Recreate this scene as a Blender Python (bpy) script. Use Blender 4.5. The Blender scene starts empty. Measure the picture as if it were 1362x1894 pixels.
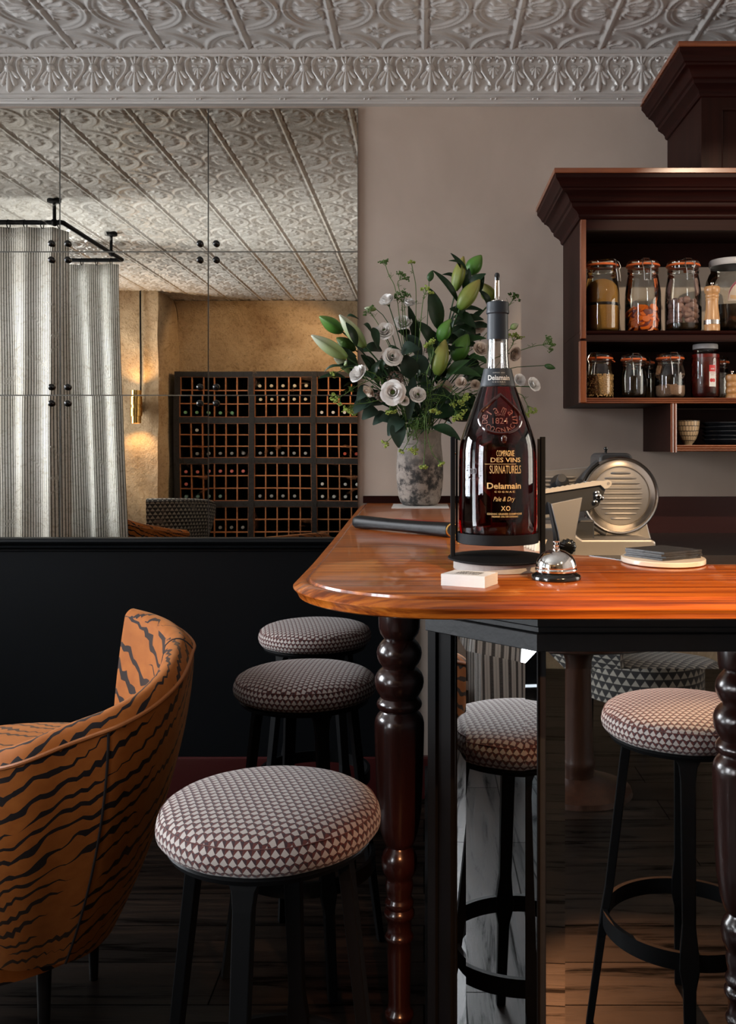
import bpy, bmesh, math, random
import numpy as np
from mathutils import Vector, Matrix
random.seed(7)
sc = bpy.context.scene
COL = sc.collection
PI = math.pi
F, CX, CY, CZ = 1750.0, 785.0, 830.0, 1.284       # focal length and vanishing point in photo pixels, eye height

# ------------------------------------------------------------------ camera
cam_d = bpy.data.cameras.new('camera')
cam_d.sensor_fit = 'VERTICAL'
cam_d.sensor_height = 36.0
cam_d.lens = 36.0 * F / 1894.0
cam_d.shift_x = -(CX - 681.0) / 1894.0
cam_d.shift_y = -(947.0 - CY) / 1894.0
cam_d.clip_start = 0.05
cam = bpy.data.objects.new('camera', cam_d)
cam.location = (0, 0, CZ)
cam.rotation_euler = (PI / 2, 0, 0)
COL.objects.link(cam)
sc.camera = cam

# ------------------------------------------------------------------ colour management, world, lights
sc.view_settings.view_transform = 'Standard'
sc.view_settings.look = 'None'
sc.view_settings.gamma = 1.0
sc.view_settings.exposure = 0.0
sc.view_settings.use_curve_mapping = False
sc.cycles.max_bounces = 12
sc.cycles.glossy_bounces = 8
sc.cycles.transmission_bounces = 10
sc.cycles.transparent_max_bounces = 24
sc.cycles.caustics_reflective = False
sc.cycles.caustics_refractive = False
sc.cycles.sample_clamp_indirect = 4.0
sc.cycles.blur_glossy = 0.5
sc.cycles.use_denoising = True

world = bpy.data.worlds.new('world')
sc.world = world
world.use_nodes = True
world.node_tree.nodes['Background'].inputs[0].default_value = (0.80, 0.90, 1.0, 1)
world.node_tree.nodes['Background'].inputs[1].default_value = 1.2

def lamp(name, kind, loc, energy, color, target=None, **kw):
    d = bpy.data.lights.new(name, kind)
    d.energy = energy
    d.color = color
    for k, v in kw.items():
        setattr(d, k, v)
    o = bpy.data.objects.new(name, d)
    o.location = loc
    if target is not None:
        o.rotation_euler = (Vector(target) - Vector(loc)).to_track_quat('-Z', 'Y').to_euler()
    COL.objects.link(o)
    return o

# daylight through the street window and the glazed door in the left wall
lamp('window_daylight', 'AREA', (-3.42, 2.45, 1.72), 92, (0.92, 0.95, 1.0), (0, 1.75, 0.75), shape='RECTANGLE', size=1.42, size_y=1.5, spread=math.radians(125))
lamp('door_daylight', 'AREA', (-3.42, 0.91, 1.35), 62, (0.90, 0.95, 1.0), (0, 0.91, 4.2), shape='RECTANGLE', size=0.8, size_y=2.3, spread=math.radians(100))
lamp('side_window_daylight', 'AREA', (-3.42, -0.85, 1.72), 125, (0.92, 0.95, 1.0), (0, -0.3, 1.60), shape='RECTANGLE', size=1.36, size_y=1.5, spread=math.radians(130))
lamp('added_bar_light', 'AREA', (2.46, 2.35, 1.62), 20, (1.0, 0.86, 0.70), (0, 2.35, 1.45), shape='RECTANGLE', size=1.0, size_y=0.95)  # added warm fill from the right, behind a made-up window
# unseen ceiling spotlights, housings below; last three added to brighten stool, wall and jars
SPOTS = [((1.25, -0.55, 2.62), (0.66, 1.52, 1.08), 400, 29), ((1.75, 1.55, 2.62), (0.80, 2.75, 1.02), 9, 34),
         ((0.35, -1.75, 2.62), (0.60, 0.86, 0.70), 460, 28), ((-0.30, -1.20, 2.62), (-1.55, -2.46, 1.75), 110, 72),
         ((1.30, 1.05, 2.62), (1.00, 3.2, 1.66), 95, 31)]
for (p, t, e, a) in SPOTS:
    lamp('spotlight_bulb', 'SPOT', tuple(Vector(p) + (Vector(t) - Vector(p)).normalized() * 0.07), e, {95: (1.0, 0.80, 0.58), 460: (1.0, 0.40, 0.16)}.get(e, (1.0, 0.66, 0.36)), t, spot_size=math.radians(a), spot_blend=0.35, shadow_soft_size=0.015)

# ------------------------------------------------------------------ helpers
ORIG = {}

def px(x, y, D):
    s = D / F
    return Vector(((x - CX) * s, D, CZ + (CY - y) * s))

def pz(x, y, z):
    D = (CZ - z) * F / (y - CY)
    return Vector(((x - CX) * D / F, D, z))

class MB:
    def __init__(self):
        self.v = []; self.f = []; self.uv = []; self.mi = []
    def add(self, vs, fs, uvs=None, m=0):
        b = len(self.v)
        self.v.extend([tuple(p) for p in vs])
        for i, fc in enumerate(fs):
            self.f.append(tuple(b + j for j in fc))
            self.uv.append(uvs[i] if uvs else None)
            self.mi.append(m)
        return self
    def box(self, x0, x1, y0, y1, z0, z1, m=0):
        vs = [(x, y, z) for z in (z0, z1) for y in (y0, y1) for x in (x0, x1)]
        return self.add(vs, [(0, 2, 3, 1), (4, 5, 7, 6), (0, 1, 5, 4), (2, 6, 7, 3), (0, 4, 6, 2), (1, 3, 7, 5)], None, m)
    def xbox(self, M, sx, sy, sz, m=0):
        vs = [M @ Vector((x * sx / 2, y * sy / 2, z * sz / 2)) for z in (-1, 1) for y in (-1, 1) for x in (-1, 1)]
        return self.add(vs, [(0, 2, 3, 1), (4, 5, 7, 6), (0, 1, 5, 4), (2, 6, 7, 3), (0, 4, 6, 2), (1, 3, 7, 5)], None, m)
    def lathe(self, prof, M=None, n=32, cap=True, uvf=None, m=0, rad=None):
        M = M or Matrix.Identity(4)
        if not isinstance(M, Matrix):
            M = Matrix.Translation(Vector(M))
        vs = []
        for (r, z) in prof:
            for k in range(n):
                a = 2 * PI * k / n
                q = r * (rad(a, z) if rad else 1)
                vs.append(M @ Vector((q * math.cos(a), q * math.sin(a), z)))
        fs = []; us = []
        for i in range(len(prof) - 1):
            for k in range(n):
                k2 = (k + 1) % n
                fs.append((i * n + k, i * n + k2, (i + 1) * n + k2, (i + 1) * n + k))
                us.append([uvf(i, k), uvf(i, k + 1), uvf(i + 1, k + 1), uvf(i + 1, k)] if uvf else None)
        if cap:
            if prof[0][0] > 1e-6:
                fs.append(tuple(range(n))[::-1]); us.append(None)
            if prof[-1][0] > 1e-6:
                fs.append(tuple((len(prof) - 1) * n + k for k in range(n))); us.append(None)
        return self.add(vs, fs, us, m)
    def tube(self, pts, r, n=8, closed=False, cap=True, m=0, flat=1.0):
        pts = [Vector(p) for p in pts]
        N = len(pts)
        rs = r if isinstance(r, (list, tuple)) else [r] * N
        vs = []
        up = None
        for i, p in enumerate(pts):
            if closed:
                t = pts[(i + 1) % N] - pts[i - 1]
            else:
                t = pts[min(i + 1, N - 1)] - pts[max(i - 1, 0)]
            if t.length < 1e-9:
                t = Vector((0, 0, 1))
            t.normalize()
            if up is None:
                up = Vector((0, 0, 1)) if abs(t.z) < 0.9 else Vector((1, 0, 0))
            a = t.cross(up)
            if a.length < 1e-6:
                a = t.cross(Vector((0.3, 1, 0.2)))
            a.normalize()
            b = a.cross(t).normalized()
            up = b
            for k in range(n):
                th = 2 * PI * k / n
                vs.append(p + (a * math.cos(th) + b * math.sin(th) * flat) * rs[i])
        fs = []
        for i in range(N if closed else N - 1):
            j = (i + 1) % N
            for k in range(n):
                k2 = (k + 1) % n
                fs.append((i * n + k, i * n + k2, j * n + k2, j * n + k))
        if cap and not closed:
            fs.append(tuple(range(n))[::-1]); fs.append(tuple((N - 1) * n + k for k in range(n)))
        return self.add(vs, fs, None, m)
    def ball(self, c, r, s=(1, 1, 1), nu=12, nv=8, R=None, m=0):
        prof = []
        for i in range(nv + 1):
            a = -PI / 2 + PI * i / nv
            prof.append((max(math.cos(a), 0) * r, math.sin(a) * r))
        M = Matrix.Translation(Vector(c)) @ (R.to_4x4() if R else Matrix.Identity(4)) @ Matrix.Diagonal((s[0], s[1], s[2], 1))
        return self.lathe(prof, M, nu, False, None, m)
    def grid(self, fn, nu, nv, uvf=None, m=0, wrap=False):
        vs = [fn(i / nu, j / nv) for j in range(nv + 1) for i in range(nu + 1)]
        fs = []; us = []
        for j in range(nv):
            for i in range(nu):
                a = j * (nu + 1) + i
                fs.append((a, a + 1, a + nu + 2, a + nu + 1))
                us.append([uvf(i / nu, j / nv), uvf((i + 1) / nu, j / nv), uvf((i + 1) / nu, (j + 1) / nv), uvf(i / nu, (j + 1) / nv)] if uvf else None)
        return self.add(vs, fs, us, m)
    def prism(self, poly, h0, h1, M=None, m=0):
        """polygon in XY, extruded from z=h0 to z=h1, moved by M"""
        M = M or Matrix.Identity(4)
        n = len(poly)
        vs = [M @ Vector((p[0], p[1], h0)) for p in poly] + [M @ Vector((p[0], p[1], h1)) for p in poly]
        fs = [tuple(range(n))[::-1], tuple(range(n, 2 * n))] + [(i, (i + 1) % n, n + (i + 1) % n, n + i) for i in range(n)]
        return self.add(vs, fs, None, m)

def origin_of(o):
    return ORIG.get(o.name, Vector((0, 0, 0)))

def mk(name, mb, mats, origin, smooth=True, angle=35, bevel=0.0, solid=0.0):
    me = bpy.data.meshes.new(name)
    me.from_pydata([(p[0] - origin[0], p[1] - origin[1], p[2] - origin[2]) for p in mb.v], [], mb.f)
    if any(u is not None for u in mb.uv):
        lay = me.uv_layers.new(name='UVMap')
        k = 0
        buf = np.zeros((len(me.loops), 2))
        for fc, u in zip(mb.f, mb.uv):
            for j in range(len(fc)):
                if u is not None:
                    buf[k] = u[j]
                k += 1
        lay.data.foreach_set('uv', buf.ravel())
    for m_ in (mats if isinstance(mats, (list, tuple)) else [mats]):
        me.materials.append(m_)
    if any(mb.mi):
        me.polygons.foreach_set('material_index', mb.mi)
    me.update()
    bm = bmesh.new(); bm.from_mesh(me)
    bmesh.ops.remove_doubles(bm, verts=bm.verts, dist=1e-6)
    bmesh.ops.recalc_face_normals(bm, faces=bm.faces)
    bm.to_mesh(me); bm.free()
    if smooth:
        me.polygons.foreach_set('use_smooth', [True] * len(me.polygons))
        me.set_sharp_from_angle(angle=math.radians(angle))
    o = bpy.data.objects.new(name, me)
    COL.objects.link(o)
    if bevel:
        b = o.modifiers.new('Bevel', 'BEVEL'); b.width = bevel; b.segments = 2; b.limit_method = 'ANGLE'; b.angle_limit = math.radians(40)
    if solid:
        s = o.modifiers.new('Solid', 'SOLIDIFY'); s.thickness = solid; s.offset = 0
    return o

def thing(name, loc, label, cat, group=None):
    o = bpy.data.objects.new(name, None)
    o.empty_display_size = 0.05
    o.location = loc
    COL.objects.link(o)
    ORIG[o.name] = Vector(loc)
    o['label'] = label; o['category'] = cat
    if group: o['group'] = group
    return o

def part(name, mb, mats, parent, label=None, **kw):
    og = origin_of(parent)
    o = mk(name, mb, mats, og, **kw)
    o.parent = parent
    ORIG[o.name] = og
    if label: o['label'] = label
    return o

def solo(name, mb, mats, loc, label, cat, group=None, kind=None, **kw):
    o = mk(name, mb, mats, Vector(loc), **kw)
    o.location = loc
    ORIG[o.name] = Vector(loc)
    o['label'] = label; o['category'] = cat
    if group: o['group'] = group
    if kind: o['kind'] = kind
    return o

def struct(name, mb, mats, **kw):
    o = mk(name, mb, mats, Vector((0, 0, 0)), **kw)
    o['kind'] = 'structure'
    return o

def dup(o, loc, rot=None, label=None, group=None, scale=None, swap=None):
    c = o.copy(); COL.objects.link(c)
    c.location = loc
    ORIG[c.name] = Vector(loc)
    if rot is not None: c.rotation_euler = rot
    if scale is not None: c.scale = scale
    if label: c['label'] = label
    if group: c['group'] = group
    for ch in list(o.children):
        d = ch.copy(); COL.objects.link(d); d.parent = c
        if swap and d.type == 'MESH':
            d.data = d.data.copy()
            for i, mt in enumerate(d.data.materials):
                if mt.name in swap: d.data.materials[i] = swap[mt.name]
        for g in list(ch.children):
            e = g.copy(); COL.objects.link(e); e.parent = d
            if swap and e.type == 'MESH':
                e.data = e.data.copy()
                for i, mt in enumerate(e.data.materials):
                    if mt.name in swap: e.data.materials[i] = swap[mt.name]
    return c

# ------------------------------------------------------------------ node helpers
class NT:
    def __init__(self, name):
        self.m = bpy.data.materials.new(name); self.m.use_nodes = True
        self.t = self.m.node_tree; self.t.nodes.clear()
        self.out = self.t.nodes.new('ShaderNodeOutputMaterial')
    def n(self, typ, **kw):
        nd = self.t.nodes.new(typ)
        for k, v in kw.items():
            if k.startswith('i_'):
                key = k[2:]
                key = int(key) if key.isdigit() else key.replace('_', ' ')
                self.set(nd.inputs[key], v)
            else:
                setattr(nd, k, v)
        return nd
    def set(self, sock, v):
        if hasattr(v, 'is_output') or isinstance(v, bpy.types.NodeSocket):
            self.t.links.new(v, sock)
        else:
            if isinstance(v, (tuple, list)) and len(v) == 3 and sock.type == 'RGBA': v = tuple(v) + (1,)
            sock.default_value = v
    def math(self, op, a, b=0.0, c=0.0, clamp=False):
        nd = self.t.nodes.new('ShaderNodeMath'); nd.operation = op; nd.use_clamp = clamp
        self.set(nd.inputs[0], a); self.set(nd.inputs[1], b); self.set(nd.inputs[2], c)
        return nd.outputs[0]
    def mix(self, f, a, b, bt='MIX'):
        nd = self.t.nodes.new('ShaderNodeMix'); nd.data_type = 'RGBA'; nd.blend_type = bt
        self.set(nd.inputs[0], f); self.set(nd.inputs[6], a); self.set(nd.inputs[7], b)
        return nd.outputs[2]
    def ramp(self, f, stops):
        nd = self.t.nodes.new('ShaderNodeValToRGB')
        cr = nd.color_ramp
        while len(cr.elements) < len(stops): cr.elements.new(0.5)
        for e, (p, c) in zip(cr.elements, stops):
            e.position = p; e.color = tuple(c) + (1,) if len(c) == 3 else c
        self.set(nd.inputs[0], f)
        return nd.outputs[0]
    def noise(self, scale, vec=None, detail=3, rough=0.5, dist=0.0):
        nd = self.n('ShaderNodeTexNoise')
        nd.inputs['Scale'].default_value = scale; nd.inputs['Detail'].default_value = detail
        nd.inputs['Roughness'].default_value = rough; nd.inputs['Distortion'].default_value = dist
        if vec is not None: self.set(nd.inputs['Vector'], vec)
        return nd.outputs[0]
    def obj(self, scale=(1, 1, 1), rot=(0, 0, 0)):
        tc = self.n('ShaderNodeTexCoord'); mp = self.n('ShaderNodeMapping')
        mp.inputs['Scale'].default_value = scale; mp.inputs['Rotation'].default_value = rot
        self.t.links.new(tc.outputs['Object'], mp.inputs[0])
        return mp.outputs[0]
    def uvxy(self):
        tc = self.n('ShaderNodeTexCoord'); s = self.n('ShaderNodeSeparateXYZ')
        self.t.links.new(tc.outputs['UV'], s.inputs[0])
        return s.outputs[0], s.outputs[1], tc.outputs['UV']
    def bump(self, h, strength=0.3, dist=0.01):
        nd = self.n('ShaderNodeBump')
        nd.inputs['Strength'].default_value = strength; nd.inputs['Distance'].default_value = dist
        self.set(nd.inputs['Height'], h)
        return nd.outputs[0]
    def bsdf(self, **kw):
        nd = self.n('ShaderNodeBsdfPrincipled')
        names = {'col': 'Base Color', 'rough': 'Roughness', 'metal': 'Metallic', 'ior': 'IOR', 'trans': 'Transmission Weight',
                 'coat': 'Coat Weight', 'crough': 'Coat Roughness', 'spec': 'Specular IOR Level', 'normal': 'Normal',
                 'sheen': 'Sheen Weight', 'emit': 'Emission Color', 'estr': 'Emission Strength', 'sub': 'Subsurface Weight', 'cnormal': 'Coat Normal',
                 'sheenr': 'Sheen Roughness', 'sheent': 'Sheen Tint'}
        for k, v in kw.items(): self.set(nd.inputs[names[k]], v)
        self.t.links.new(nd.outputs[0], self.out.inputs[0])
        return nd

def simple(name, col, rough=0.5, metal=0.0, nscale=0, namt=0.25, bscale=0, bstr=0.2, **kw):
    t = NT(name)
    c = tuple(col)
    v = t.obj()
    if nscale:
        f = t.noise(nscale, v, 4)
        c = t.mix(f, tuple(x * (1 - namt) for x in col), tuple(min(1, x * (1 + namt)) for x in col))
    else:
        f = t.noise(30, v, 2)
        c = t.mix(f, tuple(x * 0.93 for x in col), tuple(min(1, x * 1.05) for x in col))
    if bscale:
        kw['normal'] = t.bump(t.noise(bscale, v, 3), bstr, 0.004)
    t.bsdf(col=c, rough=rough, metal=metal, **kw)
    return t.m

def wood(name, c1, c2, rough=0.3, axis=0, scale=6.0, coat=0.0, contrast=(0.3, 0.7), spec=0.5):
    t = NT(name)
    s = [scale * 3.2] * 3
    s[axis] = scale * 0.16
    v = t.obj(tuple(s))
    f1 = t.noise(1.6, v, 5, 0.62, 0.6)
    v2 = t.obj(tuple(x * 7 for x in s))
    f2 = t.noise(1.5, v2, 3)
    f = t.math('ADD', t.math('MULTIPLY', f1, 0.75), t.math('MULTIPLY', f2, 0.25))
    c = t.ramp(f, [(contrast[0], c1), ((contrast[0] + contrast[1]) / 2, tuple((a + b) / 2 for a, b in zip(c1, c2))), (contrast[1], c2)])
    t.bsdf(col=c, rough=rough, coat=coat, crough=0.08, spec=spec, normal=t.bump(f, 0.08, 0.002))
    return t.m

def thin_glass(name, tint=(0.93, 0.95, 0.94), refl=1.0, rough=0.02):
    t = NT(name)
    lw = t.n('ShaderNodeFresnel'); lw.inputs[0].default_value = 1.5
    v = t.obj()
    f = t.math('MULTIPLY', lw.outputs[0], refl, clamp=True)
    tr = t.n('ShaderNodeBsdfTransparent'); t.set(tr.inputs[0], tint)
    gl = t.n('ShaderNodeBsdfGlossy'); t.set(gl.inputs[0], (1, 1, 1)); gl.inputs['Roughness'].default_value = rough
    t.set(gl.inputs['Normal'], t.bump(t.noise(22, v, 2), 0.03, 0.004))
    mx = t.n('ShaderNodeMixShader')
    t.set(mx.inputs[0], f); t.t.links.new(tr.outputs[0], mx.inputs[1]); t.t.links.new(gl.outputs[0], mx.inputs[2])
    t.t.links.new(mx.outputs[0], t.out.inputs[0])
    return t.m

# ------------------------------------------------------------------ materials
M = {}
def plaster():
    t = NT('pink plaster'); v = t.obj()
    a = t.noise(1.6, v, 5, 0.6, 0.8); b = t.noise(9, v, 4)
    c = t.ramp(a, [(0.3, (0.49, 0.395, 0.325)), (0.52, (0.56, 0.455, 0.38)), (0.72, (0.60, 0.50, 0.43))])
    c = t.mix(t.math('MULTIPLY', b, 0.22), c, (0.66, 0.56, 0.48))
    t.bsdf(col=c, rough=0.7, normal=t.bump(t.math('ADD', a, t.math('MULTIPLY', b, 0.3)), 0.12, 0.01))
    return t.m
M['plaster'] = plaster()
M['tin'] = simple('white painted tin', (0.62, 0.595, 0.565), 0.24, 0, 5, 0.10, 240, 0.06, spec=0.65)
M['black_paint'] = simple('black satin paint', (0.0036, 0.0045, 0.0056), 0.42, 0, 3, 0.25, 18, 0.05, spec=0.16)
M['oxblood'] = simple('oxblood paint', (0.040, 0.0045, 0.0045), 0.35, 0, 4, 0.3)
M['burgundy'] = wood('burgundy panel', (0.034, 0.004, 0.0035), (0.048, 0.007, 0.006), 0.35, 0, 3)
M['mahog'] = wood('dark mahogany', (0.008, 0.0022, 0.0015), (0.025, 0.0065, 0.004), 0.5, 2, 5, 0.0, spec=0.10)
M['mahog_x'] = wood('dark mahogany cross grain', (0.006, 0.001, 0.0007), (0.022, 0.0030, 0.0016), 0.5, 0, 5, 0.0, spec=0.12)
M['mahog_lip'] = wood('mahogany edge with painted glow', (0.085, 0.018, 0.006), (0.30, 0.085, 0.026), 0.25, 0, 6, 0.4)  # warm light on the edges, put into a brighter wood colour
M['mahog_litz'] = wood('mahogany upright edge with painted glow', (0.085, 0.018, 0.006), (0.30, 0.085, 0.026), 0.25, 2, 6, 0.4)  # same painted edge light, grain running upright
M['leg'] = wood('turned dark mahogany', (0.006, 0.0022, 0.0018), (0.026, 0.0065, 0.0045), 0.24, 2, 5, 0.25)
M['ebony'] = simple('black stained oak', (0.0075, 0.0075, 0.008), 0.45, 0, 40, 0.3, 90, 0.12, spec=0.3)
def counter():
    t = NT('polished mahogany counter')
    s = t.obj((0.9, 34, 34)); a = t.noise(1.9, s, 6, 0.65, 0.12)
    s2 = t.obj((3.0, 110, 110)); b = t.noise(1.6, s2, 3)
    cl = t.noise(2.3, t.obj(), 3)
    f = t.math('ADD', t.math('MULTIPLY', a, 0.72), t.math('MULTIPLY', b, 0.28))
    c = t.ramp(f, [(0.38, (0.085, 0.010, 0.001)), (0.47, (0.25, 0.050, 0.005)), (0.55, (0.42, 0.105, 0.010)), (0.66, (0.54, 0.17, 0.022))])
    c = t.mix(t.math('MULTIPLY', cl, 0.25), c, (0.32, 0.085, 0.010))
    t.bsdf(col=c, rough=0.30, coat=0.5, crough=0.05, spec=0.3, normal=t.bump(f, 0.03, 0.002))
    return t.m
M['counter'] = counter()
M['ebony_dark'] = simple('black polished post', (0.003, 0.0026, 0.0026), 0.4, 0, 40, 0.3, spec=0.10)
M['steel_black'] = simple('black powder coated steel', (0.0032, 0.0034, 0.0038), 0.48, spec=0.10)
M['matte_black'] = simple('matte black coating', (0.0042, 0.0045, 0.0055), 0.55, spec=0.10)
M['gloss_black'] = simple('gloss black', (0.006, 0.006, 0.006), 0.14)
M['leather'] = simple('black leather', (0.006, 0.006, 0.007), 0.45, 0, 20, 0.2, 60, 0.12, spec=0.18)
M['chrome'] = simple('chrome', (0.78, 0.76, 0.73), 0.06, 1.0)
M['steel'] = simple('brushed steel', (0.50, 0.475, 0.45), 0.24, 1.0, 8, 0.06)
M['alu'] = simple('cast aluminium', (0.36, 0.345, 0.33), 0.40, 0.75, 10, 0.08)
M['ivory'] = simple('pale polymer', (0.62, 0.55, 0.45), 0.4)
M['grey_plastic'] = simple('dark grey plastic', (0.035, 0.036, 0.038), 0.35)
M['brass'] = simple('brass', (0.80, 0.52, 0.17), 0.2, 1.0, 14, 0.12)
M['cap_grey'] = simple('slate grey capsule', (0.022, 0.026, 0.032), 0.45, spec=0.3)
M['concrete'] = simple('pale concrete', (0.30, 0.28, 0.26), 0.7, 0, 40, 0.25, 90, 0.2)
M['white_card'] = simple('white card', (0.72, 0.69, 0.66), 0.6)
M['ink'] = simple('black print', (0.012, 0.010, 0.010), 0.6)
M['white_ink'] = simple('silver white print', (0.60, 0.58, 0.55), 0.5)
M['gold'] = simple('gold print', (0.60, 0.42, 0.20), 0.38, 0.55)
M['dark_ink'] = simple('faint etched print', (0.05, 0.035, 0.035), 0.5)
M['marble'] = simple('cream marble', (0.66, 0.60, 0.50), 0.25, 0, 9, 0.14)
M['slate'] = simple('black slate', (0.018, 0.018, 0.018), 0.5, 0, 30, 0.3, 60, 0.3)
M['inlay'] = simple('dark stone inlay', (0.030, 0.027, 0.025), 0.22, 0, 14, 0.3)
M['worktop'] = simple('dark worktop', (0.012, 0.010, 0.010), 0.3)
M['rubber'] = simple('orange rubber', (0.62, 0.12, 0.025), 0.5)
M['wire'] = simple('steel wire', (0.62, 0.60, 0.57), 0.2, 1.0)
M['white_lid'] = simple('white enamel lid', (0.50, 0.49, 0.49), 0.35)
M['mill'] = wood('olive wood', (0.30, 0.125, 0.04), (0.62, 0.36, 0.16), 0.35, 2, 9, 0.2)
M['mill2'] = wood('beech wood', (0.26, 0.11, 0.035), (0.50, 0.26, 0.09), 0.4, 2, 9, 0.1)
M['jar_glass'] = thin_glass('jar glass', (0.90, 0.92, 0.90), 1.3)
M['neck_glass'] = thin_glass('clear glass', (0.93, 0.93, 0.93), 2.2)
M['pane'] = thin_glass('window pane', (0.96, 0.97, 0.97), 1.0)
M['label_red'] = simple('red label', (0.50, 0.012, 0.015), 0.4)
M['dark_red'] = simple('dark red', (0.16, 0.010, 0.008), 0.35)
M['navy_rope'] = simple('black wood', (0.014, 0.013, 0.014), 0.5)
M['crate_shade'] = simple('pine divider with painted shade', (0.006, 0.0045, 0.004), 0.7)  # shade deep in the crates, painted as a near-black divider colour
M['divider'] = wood('pine dividers', (0.24, 0.085, 0.03), (0.50, 0.20, 0.08), 0.55, 0, 6)
M['dark_ceramic'] = simple('dark glazed stoneware', (0.018, 0.020, 0.024), 0.18)
M['bottle_glass'] = simple('black green bottle glass', (0.004, 0.006, 0.004), 0.1)
M['table_wood'] = wood('dark table wood', (0.018, 0.007, 0.004), (0.055, 0.022, 0.012), 0.3, 2, 5)

def caps(name, c): return simple(name, c, 0.4)
M['c_green'] = caps('green foil', (0.16, 0.36, 0.20)); M['c_white'] = caps('white foil', (0.52, 0.53, 0.52)); M['c_cream'] = caps('cream foil', (0.50, 0.44, 0.32))
M['c_pink'] = caps('pink foil', (0.58, 0.17, 0.16)); M['c_red'] = caps('red foil', (0.40, 0.07, 0.04)); M['c_teal'] = caps('teal foil', (0.20, 0.34, 0.33)); M['c_grey'] = caps('grey foil', (0.24, 0.26, 0.28))

def antique():
    t = NT('antique mirror'); v = t.obj()
    a = t.noise(2.2, v, 5, 0.6, 1.0); b = t.noise(55, v, 4, 0.7, 1.5); d = t.noise(9, v, 5, 0.7, 1.2)
    c = t.ramp(a, [(0.3, (0.57, 0.525, 0.44)), (0.7, (0.74, 0.71, 0.645))])
    m1 = t.ramp(b, [(0.50, (0, 0, 0)), (0.66, (1, 1, 1))])
    c = t.mix(t.math('MULTIPLY', m1, 0.42), c, (0.20, 0.145, 0.08))
    m2 = t.ramp(d, [(0.60, (0, 0, 0)), (0.70, (1, 1, 1))])
    c = t.mix(t.math('MULTIPLY', m2, 0.20), c, (0.42, 0.40, 0.37))
    warp = t.noise(2.2, v, 0)
    r = t.math('ADD', 0.006, t.math('MULTIPLY', m2, 0.05))
    t.bsdf(col=c, rough=r, metal=1.0, normal=t.bump(warp, 0.04, 0.01))
    return t.m
M['antique'] = antique()
M['mirror'] = simple('plain mirror', (0.80, 0.80, 0.79), 0.012, 1.0)
M['mirror_edge'] = simple('bevelled glass edge', (0.30, 0.30, 0.28), 0.2, 0.8)

def stool_fabric(name, cream, red, dark, w, h, tri=False):
    t = NT(name); u, v, uv = t.uvxy()
    y = t.math('DIVIDE', v, h); row = t.math('FLOOR', y); fy = t.math('FRACT', y)
    x = t.math('ADD', t.math('DIVIDE', u, w), t.math('MULTIPLY', t.math('MODULO', t.math('ABSOLUTE', row), 2.0), 0.5))
    fr = t.math('FRACT', x)
    fx = t.math('MULTIPLY', t.math('ABSOLUTE', t.math('SUBTRACT', fr, 0.5)), 2.0)
    if tri:
        mask = t.math('LESS_THAN', t.math('ADD', fx, t.math('MULTIPLY', fy, 1.15)), 0.92)
    else:
        mask = t.math('LESS_THAN', fx, t.math('MULTIPLY', t.math('MINIMUM', t.math('DIVIDE', fy, 0.30), t.math('DIVIDE', t.math('SUBTRACT', 1.0, fy), 0.70)), 0.93))
    side = t.math('GREATER_THAN', fr, 0.5)
    base = t.mix(side, red, dark)
    nz = t.noise(900, uv, 2); n2 = t.noise(14, uv, 3)
    c = t.mix(mask, base, cream)
    c = t.mix(t.math('MULTIPLY', nz, 0.35), c, (0.03, 0.015, 0.015))
    t.bsdf(col=c, rough=0.85, sheen=0.15, normal=t.bump(t.math('ADD', t.math('MULTIPLY', mask, 0.5), nz), 0.25, 0.001))
    return t.m
M['stool_fabric'] = stool_fabric('woven kite fabric', (0.47, 0.42, 0.385), (0.10, 0.016, 0.010), (0.030, 0.006, 0.010), 0.0135, 0.0125)
M['tri_fabric'] = stool_fabric('woven triangle fabric', (0.34, 0.32, 0.27), (0.008, 0.009, 0.010), (0.006, 0.008, 0.008), 0.040, 0.032, True)

def tiger():
    t = NT('tiger velvet'); u, v, uv = t.uvxy()
    wob = t.noise(7, uv, 2); n2 = t.noise(3.0, uv, 2); n3 = t.noise(26, uv, 1)
    zig = t.math('MULTIPLY', t.math('PINGPONG', t.math('ADD', u, t.math('MULTIPLY', n2, 0.25)), 0.016), 0.50)
    yy = t.math('ADD', t.math('ADD', v, zig), t.math('MULTIPLY', wob, 0.10))
    yy = t.math('ADD', yy, t.math('MULTIPLY', u, 0.34))
    q = t.math('DIVIDE', yy, 0.043)
    band = t.math('FLOOR', q); fr = t.math('ABSOLUTE', t.math('SUBTRACT', t.math('FRACT', q), 0.5))
    cmb = t.n('ShaderNodeCombineXYZ')
    t.set(cmb.inputs[0], t.math('MULTIPLY', u, 5.0)); t.set(cmb.inputs[1], t.math('MULTIPLY', band, 3.7))
    gate = t.noise(1.0, cmb.outputs[0], 1)
    wd = t.math('MULTIPLY', t.math('SUBTRACT', gate, 0.38), 1.3)
    wd = t.math('MULTIPLY', t.math('MINIMUM', wd, 0.15), t.math('ADD', 0.55, n3))
    mask = t.math('LESS_THAN', fr, wd)
    vel = t.noise(30, uv, 4)
    org = t.mix(vel, (0.24, 0.062, 0.009), (0.42, 0.135, 0.024))
    c = t.mix(mask, org, (0.010, 0.008, 0.010))
    t.bsdf(col=c, rough=0.8, spec=0.2, sheen=0.25, sheenr=0.4, sheent=(0.9, 0.5, 0.25), normal=t.bump(t.noise(500, uv, 2), 0.12, 0.001))
    return t.m
M['tiger'] = tiger()
M['piping'] = simple('rust piping', (0.36, 0.115, 0.025), 0.6)
M['seam'] = simple('dark seam', (0.012, 0.008, 0.008), 0.8)

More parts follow.
